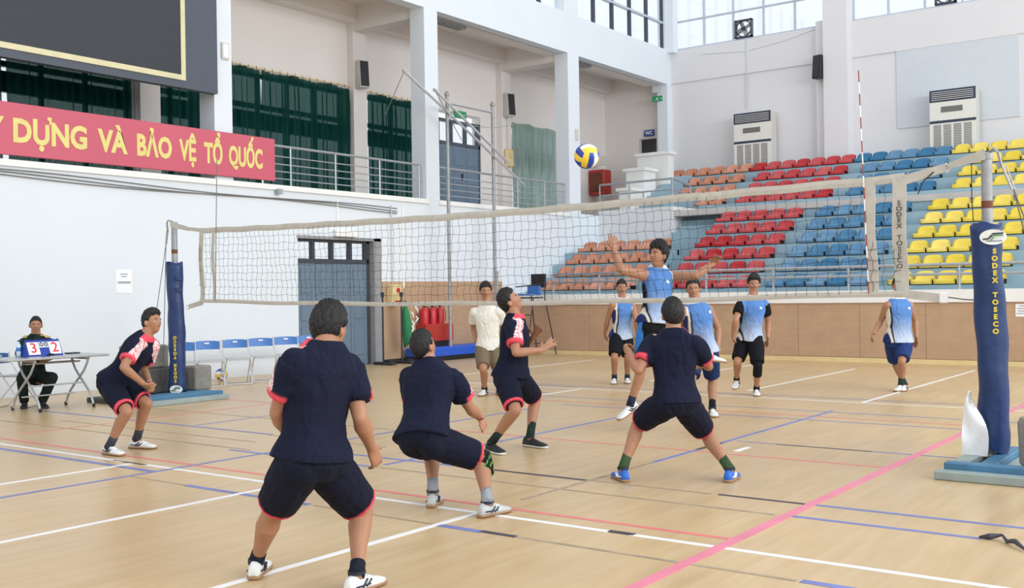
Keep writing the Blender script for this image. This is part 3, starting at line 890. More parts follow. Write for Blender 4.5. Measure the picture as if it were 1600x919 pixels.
# bases
def post_base(loc, label, boxes):
    t = thing('post_base', loc, label, 'post base', 'steel bases of the net posts')
    for nme, mk, bx in boxes:
        MB().bbox(*bx, .008).build(nme, M[mk], t)
post_base((-1.9, 9.0, 0), 'blue-grey steel base frame under the right net post', [
    ('front_rail', 'base_grey', (-2.18, -.6, 8.30, 8.42, 0, .07)), ('rail', 'base_blue', (-2.14, -.6, 8.43, 8.55, .04, .12)),
    ('rail', 'base_grey', (-2.12, -2.0, 8.5, 9.6, .02, .11)), ('rail', 'base_blue', (-1.92, -1.8, 8.55, 9.6, .02, .11)), ('plate', 'base_grey', (-1.8, -.7, 8.55, 9.5, .02, .06)),
    ('rail', 'base_blue', (-2.18, -.6, 9.6, 9.7, .02, .1))])
post_base((-12.8, 9.2, 0), 'grey and blue steel base frame under the left net post', [
    ('plate', 'concrete_dark', (-13.75, -12.5, 8.36, 8.8, .0, .07)), ('front_rail', 'base_grey', (-12.42, -12.3, 8.36, 9.72, 0, .07)),
    ('rail', 'base_blue', (-12.56, -12.44, 8.36, 9.72, .03, .12)), ('rail', 'base_blue', (-12.72, -12.6, 8.36, 9.65, .06, .125)),
    ('rail', 'base_blue', (-13.75, -12.7, 9.55, 9.72, .0, .1)), ('rail', 'base_blue', (-13.2, -12.6, 9.02, 9.3, .0, .1))])
def conc(x0, x1, y0, y1, z0, z1, mk, label):
    o = MB().bbox(x0, x1, y0, y1, z0, z1, .02).build('concrete_block', M[mk])
    tag(o, label, 'concrete block', 'concrete weights on the post bases')
conc(-13.6, -13.05, 8.86, 9.5, .1, .46, 'concrete_dark', 'dark concrete block on the base behind the left net post, under another block')
conc(-13.6, -13.1, 8.78, 9.28, .465, .79, 'concrete', 'speckled concrete block lying on top of the dark one by the left post')
conc(-13.2, -12.9, 9.58, 9.88, .1, .46, 'concrete', 'pale concrete block seen to the right of the left net post')
o = MB().lathe([(.11, 0), (.15, .05), (.16, .36), (.14, .4), (.05, .41)], (-1.52, 8.78, .06), 14).build('concrete_weight', M['concrete'])
tag(o, 'rounded grey concrete weight on the right post base at the frame edge', 'concrete block')

# ---- balls
def ball(loc, r, rot, label):
    t = thing('volleyball', loc, label, 'ball', 'volleyballs')
    R_ = Matrix.Rotation(rot[0], 3, 'X') @ Matrix.Rotation(rot[1], 3, 'Y') @ Matrix.Rotation(rot[2], 3, 'Z')
    n = 12
    for ax in range(3):
        for sg in (-1, 1):
            for st_ in range(3):
                key = ('ball_blue', 'ball_yellow', 'ball_blue')[st_] if ax == 0 else (('ball_white', 'ball_blue', 'ball_yellow')[st_] if ax == 1 else ('ball_yellow', 'ball_white', 'ball_blue')[st_])
                m_ = MB()
                V = []; F = []
                for i in range(n + 1):
                    for j in range(5):
                        jj = st_ * 4 + j
                        u = math.tan((-1 + 2 * i / n) * math.pi / 4); v = math.tan((-1 + 2 * jj / n) * math.pi / 4)
                        p = [0, 0, 0]; p[ax] = sg; p[(ax + 1) % 3] = u; p[(ax + 2) % 3] = v * sg
                        rr_ = r - (.0018 if i in (0, n) or j in (0, 4) else 0)
                        V.append(Vector(loc) + R_ @ (Vector(p).normalized() * rr_))
                for i in range(n):
                    for j in range(4):
                        F.append((i * 5 + j, i * 5 + j + 1, i * 5 + j + 6, i * 5 + j + 5))
                m_.add(V, F).build('ball_panel', M[key], t, smooth=True)
ball((-4.81, 7.6, 2.63), .108, (.4, .5, .9), 'yellow, blue and white volleyball in flight above the net')
ball((-15.05, 11.72, .11), .108, (1.2, .3, .2), 'volleyball resting on the floor under the blue folding chairs')

# ---- folding chairs along the wall
def folding_chair():
    t = thing('folding_chair', (0, 0, 0), 'blue folding chair', 'chair')
    # local: faces +X, width along Y
    b = MB(); V = []; F = []; N = 8
    for s in (0, .018):
        for i in range(N + 1):
            y = -.205 + .41 * i / N; xx = -.20 - .03 * (1 - (y / .205) ** 2)
            V += [(xx - s, y, .60), (xx - .02 - s, y, .745 - .012 * abs(y / .2) ** 3)]
    K = 2 * (N + 1)
    for i in range(N):
        F += [(2 * i, 2 * i + 2, 2 * i + 3, 2 * i + 1), (K + 2 * i, K + 2 * i + 1, K + 2 * i + 3, K + 2 * i + 2), (2 * i + 1, 2 * i + 3, K + 2 * i + 3, K + 2 * i + 1), (2 * i, K + 2 * i, K + 2 * i + 2, 2 * i + 2)]
    F += [(0, 1, K + 1, K), (2 * N, K + 2 * N, K + 2 * N + 1, 2 * N + 1)]
    b.add(V, F); bk_ = b.build('backrest', M['chair_blue'], t)
    MB().bbox(-.222, -.212, -.04, .04, .69, .715, .003).build('handle_slot', M['paper'], bk_)
    MB().bbox(-.17, .2, -.19, .19, .425, .445, .006).build('seat', M['table_top'], t)
    for s in (-1, 1):
        MB().tube([(-.215, s * .215, .75), (-.195, s * .215, .62), (.20, s * .215, .012)], .010, 7).build('front_leg', M['chrome'], t)
        MB().tube([(.15, s * .195, .44), (-.22, s * .195, .012)], .010, 7).build('rear_leg', M['chrome'], t)
    MB().tube([(.20, -.215, .012), (.20, .215, .012)], .010, 7).build('stretcher', M['chrome'], t)
    MB().tube([(-.22, -.195, .012), (-.22, .195, .012)], .010, 7).build('stretcher', M['chrome'], t)
    MB().tube([(.19, -.2, .42), (.19, .2, .42)], .010, 7).build('stretcher', M['chrome'], t)
    return t
fc = folding_chair(); GR = 'blue folding chairs along the white wall'
spots = [(-14.25, 10.36, 'blue folding chair half hidden behind the left net post'), (-14.25, 10.86, 'blue folding chair just right of the left post with a ball under it'),
         (-14.25, 11.43, 'blue folding chair, third from the left along the white wall'), (-14.25, 12.0, 'blue folding chair, fourth from the left along the white wall'),
         (-14.25, 12.56, 'blue folding chair, left of the last one in the row before the door'), (-14.25, 13.12, 'blue folding chair at the row end in front of the grey door')]
for i, (x, y, l) in enumerate(spots):
    if i == 0:
        fc.location = (x, y, 0); fc['label'] = l; fc['group'] = GR; fc.rotation_euler = (0, 0, -.5)
    else:
        copy_tree(fc, (x, y, 0), l, GR, rz=[-.5, -.48, -.52, -.47, -.5, -.46][i])
oc = copy_tree(fc, (-14.05, 7.5, 0), 'blue folding chair behind the table that the officer sits on', None, rz=.6)
del oc['group']


# ---- score table
tb = thing('folding_table', (-13.36, 7.66, 0), 'steel topped folding table with crossed tube legs at the left edge', 'table')
MB().bbox(-13.68, -13.06, 6.85, 8.3, .685, .715, .008).build('tabletop', M['table_top'], tb)
for y, s in ((7.28, 1), (8.04, -1)):
    for sx, (xa, xb) in enumerate(((-13.12, -13.7), (-13.62, -13.08))):
        pts = []
        for t_ in np.linspace(0, 1, 8):
            x = xa + (xb - xa) * t_; z = .68 * (1 - t_) + .015
            x += (.05 * math.sin(t_ * math.pi * 2)) * (1 if xb > xa else -1) * -1
            pts.append((x, y + (.02 if sx else -.02), z))
        MB().tube(pts, .015, 8).build('leg', M['steel'], tb)
        MB().lathe([(.02, 0), (.02, .05)], (xb, y + (.02 if sx else -.02), 0), 10).build('foot_cap', M['black'], tb)
    MB().tube([(-13.6, y, .66), (-13.14, y, .66)], .012, 8).build('crossbar', M['steel'], tb)
for x, z in ((-13.37, .62), (-13.30, .33), (-13.5, .18), (-13.5, .62)):
    MB().tube([(x, 7.28, z), (x, 8.04, z)], .011, 8).build('crossbar', M['steel'], tb)
# flip scoreboard
SBY = -.09
sb = thing('scoreboard', (-13.5, 7.68, .717), 'blue flip scoreboard on the table showing 3 and 2', 'scoreboard')
x0 = -13.42
b = MB(); b.add([(x0, 7.42 + SBY, .717), (x0, 7.92 + SBY, .717), (x0 - .2, 7.92 + SBY, .717), (x0 - .2, 7.42 + SBY, .717), (x0 - .1, 7.43 + SBY, .93), (x0 - .1, 7.91 + SBY, .93)],
                [(0, 1, 5, 4), (2, 3, 4, 5), (0, 4, 3), (1, 2, 5), (0, 3, 2, 1)])
b.build('stand', M['score_blue'], sb)
sl_ = Vector((-.1, 0, .213)).normalized(); nrm = Vector((.213, 0, .1)).normalized()
def card(y0, y1, h0, h1, ch, col, size):
    b = MB()
    P = lambda y, h, o: Vector((x0, y + SBY, .717)) + sl_ * h + nrm * o
    b.add([P(y0, h0, .003), P(y1, h0, .003), P(y1, h1, .003), P(y0, h1, .003), P(y0, h0, .009), P(y1, h0, .009), P(y1, h1, .009), P(y0, h1, .009)],
          [(4, 5, 6, 7), (0, 1, 5, 4), (1, 2, 6, 5), (2, 3, 7, 6), (3, 0, 4, 7)])
    c = b.build('number_card', M['paper'], sb)
    text(ch, size, P((y0 + y1) / 2, (h0 + h1) / 2, .0105), (0, 1, 0), sl_, col, c, depth=.001, bold=.002)
card(7.44, 7.6, .02, .2, '3', 'score_red', .2); card(7.74, 7.9, .02, .2, '2', 'score_red', .2)
card(7.61, 7.665, .12, .2, '0', 'stripe_navy', .09); card(7.675, 7.73, .12, .2, '0', 'stripe_navy', .09)
for k in range(8):
    y = 7.45 + .063 * k + SBY
    MB().tube([(x0 - .1 + .014 * math.cos(a), y, .93 + .014 * math.sin(a)) for a in np.linspace(0, 6.28, 7)], .003, 4).build('ring', M['score_blue'], sb)
wb_ = thing('water_bottle', (-13.6, 7.30, .717), 'small clear water bottle standing on the table left of the scoreboard', 'bottle')
MB().lathe([(.001, 0), (.03, .003), (.031, .06), (.029, .09), (.031, .12), (.029, .15), (.012, .185), (.012, .2)], (-13.6, 7.30, .717), 14).build('bottle_body', M['water'], wb_, smooth=True)
MB().lathe([(.014, .2), (.014, .218)], (-13.6, 7.30, .717), 10).build('cap', M['score_blue'], wb_)
MB().lathe([(.0315, .07), (.0315, .12)], (-13.6, 7.30, .717), 14).build('bottle_label', M['chair_blue'], wb_)
o = MB().bbox(-13.66, -13.55, 7.98, 8.16, .717, .732, .003).build('notebook', M['dark_steel']); tag(o, 'dark notebook lying on the table right of the scoreboard', 'notebook')

# ---- umpire stand by the bleacher corner
us = thing('umpire_stand', (-14.1, 19.8, 0), 'black umpire stand with a blue seat by the bleacher corner', 'umpire stand')
MB().bbox(-14.3, -13.9, 19.55, 20.0, 1.33, 1.36, .008).build('platform', M['dark_steel'], us)
b = MB()
b.bbox(-14.28, -13.92, 19.5, 19.92, 1.40, 1.44, .01); b.bbox(-14.28, -13.92, 19.88, 19.94, 1.40, 1.62, .01)
b.build('seat', M['chair_blue'], us)
MB().bbox(-14.3, -13.88, 20.06, 20.10, 1.58, 1.9, .01).build('backrest', M['black'], us)
for (p, q) in (((-13.9, 19.6, 1.34), (-13.8, 19.15, 0)), ((-14.28, 19.6, 1.34), (-14.4, 19.15, 0)), ((-13.9, 20.08, 1.9), (-13.9, 20.05, 1.3)), ((-14.28, 20.08, 1.9), (-14.28, 20.05, 1.3)),
               ((-13.9, 20.05, 1.34), (-13.85, 20.42, 0)), ((-14.28, 20.05, 1.34), (-14.4, 20.42, 0)), ((-14.1, 19.2, 1.6), (-14.0, 20.1, 1.65))):
    MB().tube([p, q], .014, 7).build('frame_tube', M['dark_steel'], us)
for z in (.3, .62, .95):
    y = 19.15 + .45 * z / 1.34
    MB().tube([(-13.8 - .07 * z, y, z), (-14.38 + .07 * z, y, z)], .012, 6).build('ladder_rung', M['dark_steel'], us)
MB().tube([(-13.82, 19.22, .3), (-13.86, 20.35, .3)], .012, 6).build('frame_tube', M['dark_steel'], us)
gp = thing('grey_pole', (-14.3, 18.75, 0), 'short grey pole standing left of the umpire stand', 'pole')
MB().lathe([(.035, 0), (.035, 1.9), (.045, 1.9), (.045, 1.96)], (-14.3, 18.75, 0), 12).build('pole', M['pole_grey'], gp)
MB().lathe([(.16, 0), (.16, .04), (.06, .06)], (-14.3, 18.75, 0), 14).build('foot', M['dark_steel'], gp)

# ---- tall steel frame with tilted tubes
hf = thing('steel_frame', (-15.0, 18.8, 0), 'tall steel frame of two poles and a top bar against the left wall', 'steel frame')
for y in (17.93, 19.6):
    MB().lathe([(.04, 0), (.04, 5.86), (.055, 5.88), (.055, 5.93), (.02, 5.98)], (-15.0, y, 0), 12).build('pole', M['pole_grey'], hf, smooth=False)
MB().tube([(-15.0, 17.93, 5.72), (-15.0, 19.6, 5.72)], .03, 8).build('top_bar', M['steel'], hf)
MB().tube([(-15.0, 17.93, 5.42), (-15.0, 18.7, 5.3), (-15.0, 19.6, 5.36), (-15.0, 20.4, 5.52)], .008, 5).build('cable', M['pole_grey'], hf)
for n_, (p, q) in enumerate((((-14.93, 16.46, 6.18), (-14.93, 20.72, 4.1)), ((-14.85, 17.35, 5.9), (-14.85, 20.0, 4.55)))):
    o = thing('tilted_tube', p, ['long thin steel tube leaning across the tall frame', 'shorter steel tube leaning across the tall frame just above the long one'][n_], 'tube', 'tubes leaning across the frame')
    MB().tube([p, q], .028, 8).build('tube_body', M['chrome'], o)
    MB().tube([p, (p[0], p[1] - .6 if n_ == 0 else p[1] + .9, p[2] - 1.0)], .008, 5).build('cable', M['rope'], o)
    MB().lathe([(.04, -.03), (.04, .03)], p, 8, axis=(0, 1, 0)).build('end_cap', M['chrome'], o)

# ---- blue mat, extinguishers, stands, hydrant box
mt = thing('floor_mat', (-15.1, 18.6, 0), 'long low blue box mat with a black base along the left wall', 'mat')
MB().bbox(-15.42, -14.85, 16.9, 20.3, .1, .3, .02).build('mat_cover', M['deep_blue'], mt)
MB().box(-15.4, -14.9, 16.95, 20.25, 0, .1).build('mat_base', M['black'], mt)
rb = thing('extinguisher_box', (-15.3, 17.7, .3), 'red stand holding three fire extinguishers behind the blue mat', 'stand')
MB().bbox(-15.5, -15.2, 17.35, 18.28, .42, .8, .01).build('box', M['cabinet_red'], rb)
MB().box(-15.48, -15.22, 17.4, 18.2, .3, .42).build('base', M['black'], rb)
for k, (y, l) in enumerate(((17.45, 'red fire extinguisher, left of the three'), (17.72, 'red fire extinguisher in the middle of the three'), (17.98, 'red fire extinguisher, right of the three'))):
    e = thing('fire_extinguisher', (-15.34, y, .8), l, 'fire extinguisher', 'fire extinguishers on the red stand')
    MB().lathe([(.02, -.1), (.095, -.1), (.1, .0), (.1, .28), (.08, .34), (.03, .37), (.02, .38)], (-15.34, y, .8), 14).build('cylinder', M['fire_red'], e, smooth=True)
    MB().lathe([(.025, .37), (.025, .42)], (-15.34, y, .8), 8).build('valve', M['black'], e)
    MB().tube([(-15.34, y, 1.21), (-15.3, y - .14, 1.27)], .01, 5).tube([(-15.34, y, 1.2), (-15.3, y - .12, 1.2)], .008, 5).build('lever', M['black'], e)
    MB().tube([(-15.34, y, 1.19), (-15.3, y + .09, 1.18), (-15.28, y + .12, 1.05), (-15.28, y + .12, .85)], .009, 5).build('hose', M['black'], e)
def stand(x, y, h, label):
    t = thing('badminton_stand', (x, y, 0), label, 'pole', 'dark poles with heavy feet by the door')
    MB().tube([(x, y, .05), (x, y, h)], .02, 8).build('pole', M['dark_steel'], t)
    MB().bbox(x - .25, x + .3, y - .06, y + .06, 0, .06, .01).build('foot', M['dark_steel'], t)
    MB().bbox(x - .1, x + .1, y + .08, y + .32, 0, .09, .01).build('weight', M['black'], t)
    MB().bbox(x - .03, x + .03, y - .03, y + .03, h, h + .1, .008).build('clamp', M['dark_steel'], t)
stand(-15.2, 15.98, 1.42, 'dark pole stand right beside the grey double door')
stand(-15.15, 16.5, 1.42, 'dark pole stand carrying the rolled green net')
gn = MB()
for a in range(12):
    pts = []
    for i in range(9):
        t_ = i / 8; rr_ = 0.02 + .09 * t_
        pts.append((-15.1 + rr_ * math.cos(a * .52 + t_ * 2), 16.55 + .12 * t_ + rr_ * .8 * math.sin(a * .52 + t_ * 2), 1.32 - .98 * t_ + .02 * math.sin(a + i)))
    gn.tube(pts, [.012 + .03 * math.sin(math.pi * i / 8) for i in range(9)], 6)
rn = thing('rolled_net', (-15.1, 16.6, .3), 'bundled green net hanging from the dark pole stand', 'net')
gn.build('net_bundle', M['green'], rn, smooth=True)
b = MB(); rr = random.Random(5)
for k in range(9):
    z = 1.3 - .1 * k; p = Vector((-14.98 + rr.uniform(-.04, .06), 16.62 + .012 * k + rr.uniform(-.08, .1), z))
    b.tube([p, p + Vector((.03, .03, -.05)), p + Vector((.02, rr.uniform(-.05, .08), -.13))], [.01, .02, .008], 5)
b.build('white_ties', M['paper'], rn)
hb = thing('wall_box', (XW + .1, 16.5, 1.3), 'cream metal box with a red round alarm button on the brown wall beside the door', 'box')
MB().bbox(XW + .02, XW + .2, 16.42, 16.72, 1.24, 1.68, .01).build('box', M['cream'], hb)
MB().lathe([(.05, 0), (.05, .02)], (XW + .2, 16.6, 1.56), 14, axis=(1, 0, 0)).build('button', M['fire_red'], hb)
MB().bbox(XW + .2, XW + .23, 16.5, 16.68, 1.27, 1.34, .005).build('alarm_bell', M['cabinet_red'], hb)
MB().tube([(XW + .04, 16.6, 1.7), (XW + .04, 16.6, 3.4)], .012, 6).build('conduit', M['ac_side'], hb)

# ---- papers
pp = thing('notice_paper', (XW + .005, 10.13, 1.74), 'small white notice taped on the bare white wall', 'paper')
MB().box(XW + .001, XW + .006, 10.0, 10.3, 1.56, 1.95).build('sheet', M['paper'], pp)
for z, a, c in ((1.87, 10.08, 10.22), (1.83, 10.1, 10.2), (1.74, 10.03, 10.27), (1.72, 10.03, 10.27)):
    MB().box(XW + .006, XW + .0075, a, c, z, z + .012).build('print_line', M['print_grey'], pp)
pp = thing('notice_paper', (-4.0, 20.59, 1.0), 'white printed notice on the brown panels behind the right post', 'paper')
MB().box(-3.95, -3.63, 20.59, 20.6, .90, 1.13).build('sheet', M['paper'], pp)
for k, wd in enumerate((.1, .13, .12, .14)):
    MB().box(-3.79 - wd, -3.79 + wd, 20.585, 20.59, 1.09 - .045 * k, 1.1 - .045 * k).build('print_line', M['print_grey'], pp)

# ---- railings
def railing(name_label, posts, tops, mids, r1=.025, r2=.012, cat='railing', tubeR=.02):
    t = thing('railing', posts[0][0], name_label, cat, 'metal railings')
    for p, q in posts:
        MB().tube([p, q], tubeR, 8).build('post', M['grey_rail'], t)
    for pts in tops:
        MB().tube(pts, r1, 8).build('handrail', M['grey_rail'], t)
    for pts in mids:
        MB().tube(pts, r2, 6).build('rail', M['grey_rail'], t)
    return t
X = XW - .1
def bal_rail(y0, y1, ys, label):
    railing(label, [((X, y, 3.6), (X, y, 4.36)) for y in ys], [[(X, y0, 4.37), (X, y1, 4.37)]],
            [[(X, y0, z), (X, y1, z)] for z in (3.74, 3.88, 4.02, 4.17)])
bal_rail(12.45, 17.72, [12.5, 13.9, 15.1, 16.4, 17.66], 'balcony railing to the right of the red banner, in front of the dark curtains')
bal_rail(18.3, 23.58, [18.35, 19.9, 21.4, 22.6, 23.5], 'balcony railing in front of the upper grey door and the pale curtain')
Yr = 25.15
railing('grey railing on the landing left of the bleachers', [((-15.5, Yr, 3.6), (-15.5, Yr, 4.45)), ((-14.55, Yr, 3.6), (-14.55, Yr, 4.45)), ((-13.22, Yr, 3.6), (-13.22, Yr, 4.5)), ((-13.22, 26.2, 3.6), (-13.22, 26.2, 4.35))],
        [[(-15.5, Yr, 4.45), (-13.22, Yr, 4.47)], [(-13.22, Yr, 4.47), (-13.22, 26.2, 4.35)]], [[(-15.5, Yr, 4.15), (-13.22, Yr, 4.18)], [(-13.22, Yr, 4.18), (-13.22, 26.2, 4.08)]], .03, .025)
ps = [-14.1, -12.81, -11.45, -10.1, -8.58, -7.01, -5.52, -4.2 + .0, -2.9]
ps[6] = -4.93; ps[7] = -3.5
railing('long grey two-bar railing along the front of the bleachers', [((x, 20.7, 1.4), (x, 20.7, 1.88)) for x in ps], [[(-14.1, 20.7, 1.88), (1.5, 20.7, 1.88)]], [[(-14.1, 20.7, 1.70), (1.5, 20.7, 1.70)]], .03, .03, tubeR=.028)

# ---- scoreboard panel and banner on the left wall
lb = thing('display_board', (XW + .1, 8, 5.12), 'large black display board with a gold border at the top left', 'board')
MB().box(XW - .02, XW + .12, 1.0, 12.02, 5.12, 8.2).build('frame', M['board_frame'], lb)
MB().box(XW + .12, XW + .13, 1.3, 11.24, 5.32, 8.1).build('screen', M['board_face'], lb)
MB().box(XW + .12, XW + .14, 1.2, 11.33, 5.25, 5.34).box(XW + .12, XW + .14, 11.24, 11.33, 5.34, 8.15).build('gold_border', M['gold'], lb)
bn = thing('banner', (XW + .05, 9.5, 3.65), 'pinkish red banner with pale yellow Vietnamese words on the balcony edge', 'banner')
MB().bbox(XW + .04, XW + .08, 3.2, 13.36, 3.66, 4.46, .008).build('banner_panel', M['banner_red'], bn)
# words placed one by one where they stand
for wd, ya, yb in (('Y', 7.86, 8.12), ('DỰNG', 8.26, 9.47), ('VÀ', 9.66, 10.2), ('BẢO', 10.38, 11.06), ('VỆ', 11.21, 11.56), ('TỔ', 11.73, 12.13), ('QUỐC', 12.27, 13.05)):
    P, F = text_mesh(wd, .60, bold=.023, depth=.004, align='LEFT')
    xs_ = [p[0] for p in P]; w0, w1 = min(xs_), max(xs_)
    # cap height measured on a plain capital
    base, _ = text_mesh('D', .60, bold=.023, depth=.004, align='LEFT')
    zb0 = min(p[1] for p in base); zb1 = max(p[1] for p in base)
    b = MB(); b.add([(XW + .083 + p[2], ya + (p[0] - w0) / (w1 - w0) * (yb - ya), 3.86 + (p[1] - zb0) / (zb1 - zb0) * .37) for p in P], F)
    b.build('word', M['banner_yellow'], bn)

# ---- curtains
def curtain(y0, y1, z0, z1, label, mk='curtain', x=-17.9, gaps=(), hooks=True, fold=.17):
    t = thing('curtain', (x, (y0 + y1) / 2, z0), label, 'curtain', 'balcony curtains')
    segs = []; a = y0
    for g0, g1 in gaps:
        segs.append((a, g0)); a = g1
    segs.append((a, y1))
    rr = random.Random(int(y0 * 10))
    for s0, s1 in segs:
        V = []; F = []; n = max(8, int((s1 - s0) / .028)); m = 8
        ph = rr.uniform(0, 6)
        for j in range(m + 1):
            z = z0 + (z1 - z0) * j / m
            for i in range(n + 1):
                y = s0 + (s1 - s0) * i / n
                a_ = .06 * math.sin(y * 2 * math.pi / fold + ph + .25 * math.sin(j)) + .03 * math.sin(y * 2 * math.pi / .41 + ph)
                V.append((x + a_ * (1 if j < m else .6), y + .01 * math.sin(j * .8 + i * .3), z - (.05 * abs(math.sin(y * 2.9 + ph)) if j == m else 0)))
        for j in range(m):
            for i in range(n):
                q = j * (n + 1) + i
                F.append((q, q + 1, q + n + 2, q + n + 1))
        b = MB(); b.add(V, F); b.build('curtain_panel', M[mk], t, smooth=True)
    if hooks:
        MB().tube([(x, y0 - .05, z1 + .02), (x, (y0 + y1) / 2, z1 - .0), (x, y1 + .05, z1 + .03)], .014, 6).build('curtain_rod', M['cream'], t)
        for k in range(int((y1 - y0) / .22)):
            y = y0 + .1 + .22 * k
            MB().tube([(x + .02, y, z1 + .04), (x + .02, y, z1 - .06)], .008, 4).build('hook', M['rust'], t)
curtain(7.5, 11.97, 3.65, 6.4, 'dark green curtain under the display board, left of the white pier', gaps=((9.38, 9.46),))
curtain(12.55, 13.6, 3.65, 6.4, 'narrow dark green curtain under the board, right of the white pier')
curtain(14.0, 17.82, 3.65, 6.42, 'wide dark green curtain behind the railing right of the banner', gaps=((15.05, 15.12),))
curtain(18.4, 20.9, 3.65, 6.4, 'dark green curtain left of the second balcony pillar')
curtain(24.3, 27.2, 3.65, 6.42, 'pale green striped curtain right of the upper door', 'curtain_pale', hooks=False, fold=.13)

# ---- speakers, exit signs, small wall gear
def speaker(c, n, label, mk='ac_side'):
    t = thing('wall_speaker', c, label, 'speaker', 'wall loudspeakers')
    c = Vector(c); n = Vector(n).normalized(); s = Vector((0, 0, 1)).cross(n)
    MB().obox(c + n * .14, s * .12, n * .12, Vector((0, 0, .33)) + n * -.03).build('cabinet', M['ac_side' if mk == 'ac_side' else 'black_plastic'], t)
    MB().obox(c + n * .265, s * .105, n * .012, Vector((0, 0, .30)) + n * -.03).build('grille', M['black_plastic'], t)
    MB().obox(c + n * .02, s * .04, n * .03, Vector((0, 0, .08))).build('bracket', M['dark_steel'], t)
speaker((-17.78, 18.02, 6.72), (1, -.35, 0), 'loudspeaker on the pilaster between the two dark curtains')
speaker((-17.78, 23.88, 6.78), (1, -.35, 0), 'loudspeaker on the pilaster left of the pale curtain')
speaker((-10.6, YE - .3, 7.75), (-.3, -1, 0), 'narrow black loudspeaker on the end wall pillar', 'black')
def sign(c, n, w_, h, mk, label, txt=None, tmk='paper', size=.1, man=False):
    t = thing('sign', c, label, 'sign')
    c = Vector(c); n = Vector(n).normalized(); s = Vector((0, 0, 1)).cross(n)
    MB().obox(c, s * w_ / 2, n * .015, Vector((0, 0, h / 2))).build('sign_plate', M[mk], t)
    if txt:
        text(txt, size, c + n * .018, s, (0, 0, 1), tmk, t, bold=.003, depth=.001)
    if man:
        f = c + n * .02
        MB().tube([f + s * -.02 + Vector((0, 0, .0)), f + s * .0 + Vector((0, 0, .03)), f + s * .03 + Vector((0, 0, .01))], .012, 5).tube([f + s * -.05 + Vector((0, 0, -.05)), f + s * -.01 + Vector((0, 0, -.01)), f + s * .03 + Vector((0, 0, -.05))], .012, 5).build('running_figure', M['paper'], t)
        MB().tube([f + s * .1, f + s * .17], .01, 5).build('arrow', M['paper'], t)
sign((-15.86, 29.25, 7.5), (0.2, -1, 0), .34, .17, 'sign_green', 'green exit sign on the pillar above the landing', man=True)
sign((-15.86, 29.25, 7.85), (0.2, -1, 0), .3, .3, 'panel_bluegrey', 'pale instruction board above the green exit sign')
sign((-17.93, 21.98, 6.3), (1, 0, 0), .5, .2, 'sign_green', 'green exit sign above the upper balcony door', man=True)
sign((-16.33, 29.55, 6.5), (0, -1, 0), .36, .2, 'sign_blue', 'blue WC sign above the passage left of the bleachers', 'WC', size=.15)
yb = thing('alarm_box', (-17.75, 23.95, 5.3), 'cream alarm box on the pilaster by the pale curtain', 'box')
MB().bbox(-17.795, -17.7, 23.75, 24.1, 5.05, 5.55, .02).build('box', M['cream'], yb)
MB().lathe([(.07, 0), (.07, .03)], (-17.7, 23.95, 5.38), 12, axis=(1, 0, 0)).build('bell', M['gold'], yb)
MB().tube([(-17.78, 23.9, 5.55), (-17.78, 23.9, 6.5)], .01, 5).build('conduit', M['ac_side'], yb)
rc = thing('fire_cabinet', (-17.6, 28.9, 4.3), 'red fire hose cabinet on the wall behind the landing railing', 'cabinet')
MB().bbox(-17.98, -17.4, 28.5, 28.95, 4.55, 5.35, .02).build('cabinet_body', M['cabinet_red'], rc)
MB().bbox(-17.9, -17.5, 28.47, 28.5, 4.65, 5.25, .01).build('glass_door', M['rust'], rc)
sign((-17.6, 28.7, 5.65), (.3, -1, 0), .4, .3, 'ac_side', 'pale notice plate above the red fire cabinet')
# louvred lights in the arcade soffit
def grille(y0, y1, label):
    t = thing('ceiling_light', (-16.0, (y0 + y1) / 2, 7.9), label, 'ceiling light', 'louvred lights in the arcade')
    MB().box(-16.15, -15.87, y0, y1, 7.86, 7.93).build('housing', M['grille_dark'], t)
    n_ = 12
    for k in range(n_):
        y = y0 + .05 + (y1 - y0 - .1) * (k + .5) / n_
        MB().box(-16.13, -15.89, y - .03, y + .03, 7.85, 7.862).build('louvre', M['pole_grey'], t)
    return t
struct(MB().box(-16.25, XW - .28, 18.3, 29.28, 7.92, 7.98).build('trim_2', M['inner_wall']))
grille(18.45, 19.75, 'louvred ceiling light behind the second balcony pillar'); grille(24.3, 25.4, 'louvred ceiling light above the landing')

# ---- air conditioners
def aircon(x0, x1, z1, label):
    y0, y1 = 29.05, 29.5; z0 = 4.85; W = x1 - x0
    t = thing('air_conditioner', ((x0 + x1) / 2, y0, z0), label, 'air conditioner', 'floor standing air conditioners')
    MB().bbox(x0, x1, y0 + .02, y1, z0, z1, .012).build('casing', M['ac_side'], t)
    MB().box(x0, x1, y0, y0 + .02, z0 + 1.0, z1 - .32).build('front_panel', M['ac_body'], t)
    MB().box(x0, x1, y0 - .005, y0 + .02, z1 - .31, z1).build('outlet', M['ac_dark'], t)
    for k in range(5):
        z = z1 - .27 + .05 * k
        MB().box(x0 + .05, x1 - .05, y0 - .02, y0 - .005, z, z + .016).build('louvre', M['ac_side'], t)
    MB().box(x0, x1, y0 - .005, y0 + .02, z0 + .93, z0 + 1.0).build('dark_strip', M['ac_dark'], t)
    MB().box(x0 + W * .25, x0 + W * .72, y0 - .006, y0 + .02, z1 - .6, z1 - .45).build('control_panel', M['grille_dark'], t)
    lg = MB().box(x0, x1, y0, y0 + .02, z0, z0 + .93).build('lower_panel', M['ac_body'], t)
    b = MB()
    for c in range(4):
        a = x0 + W * (.08 + .22 * c)
        for k in range(20):
            b.box(a, a + W * .17, y0 - .006, y0 + .002, z0 + .04 + .043 * k, z0 + .04 + .043 * k + .024)
    g_ = b.build('intake_slots', M['grille_dark'], t); g_['kind'] = 'stuff'
aircon(-13.2, -12.05, 6.68, 'floor standing air conditioner behind the salmon and red top seats')
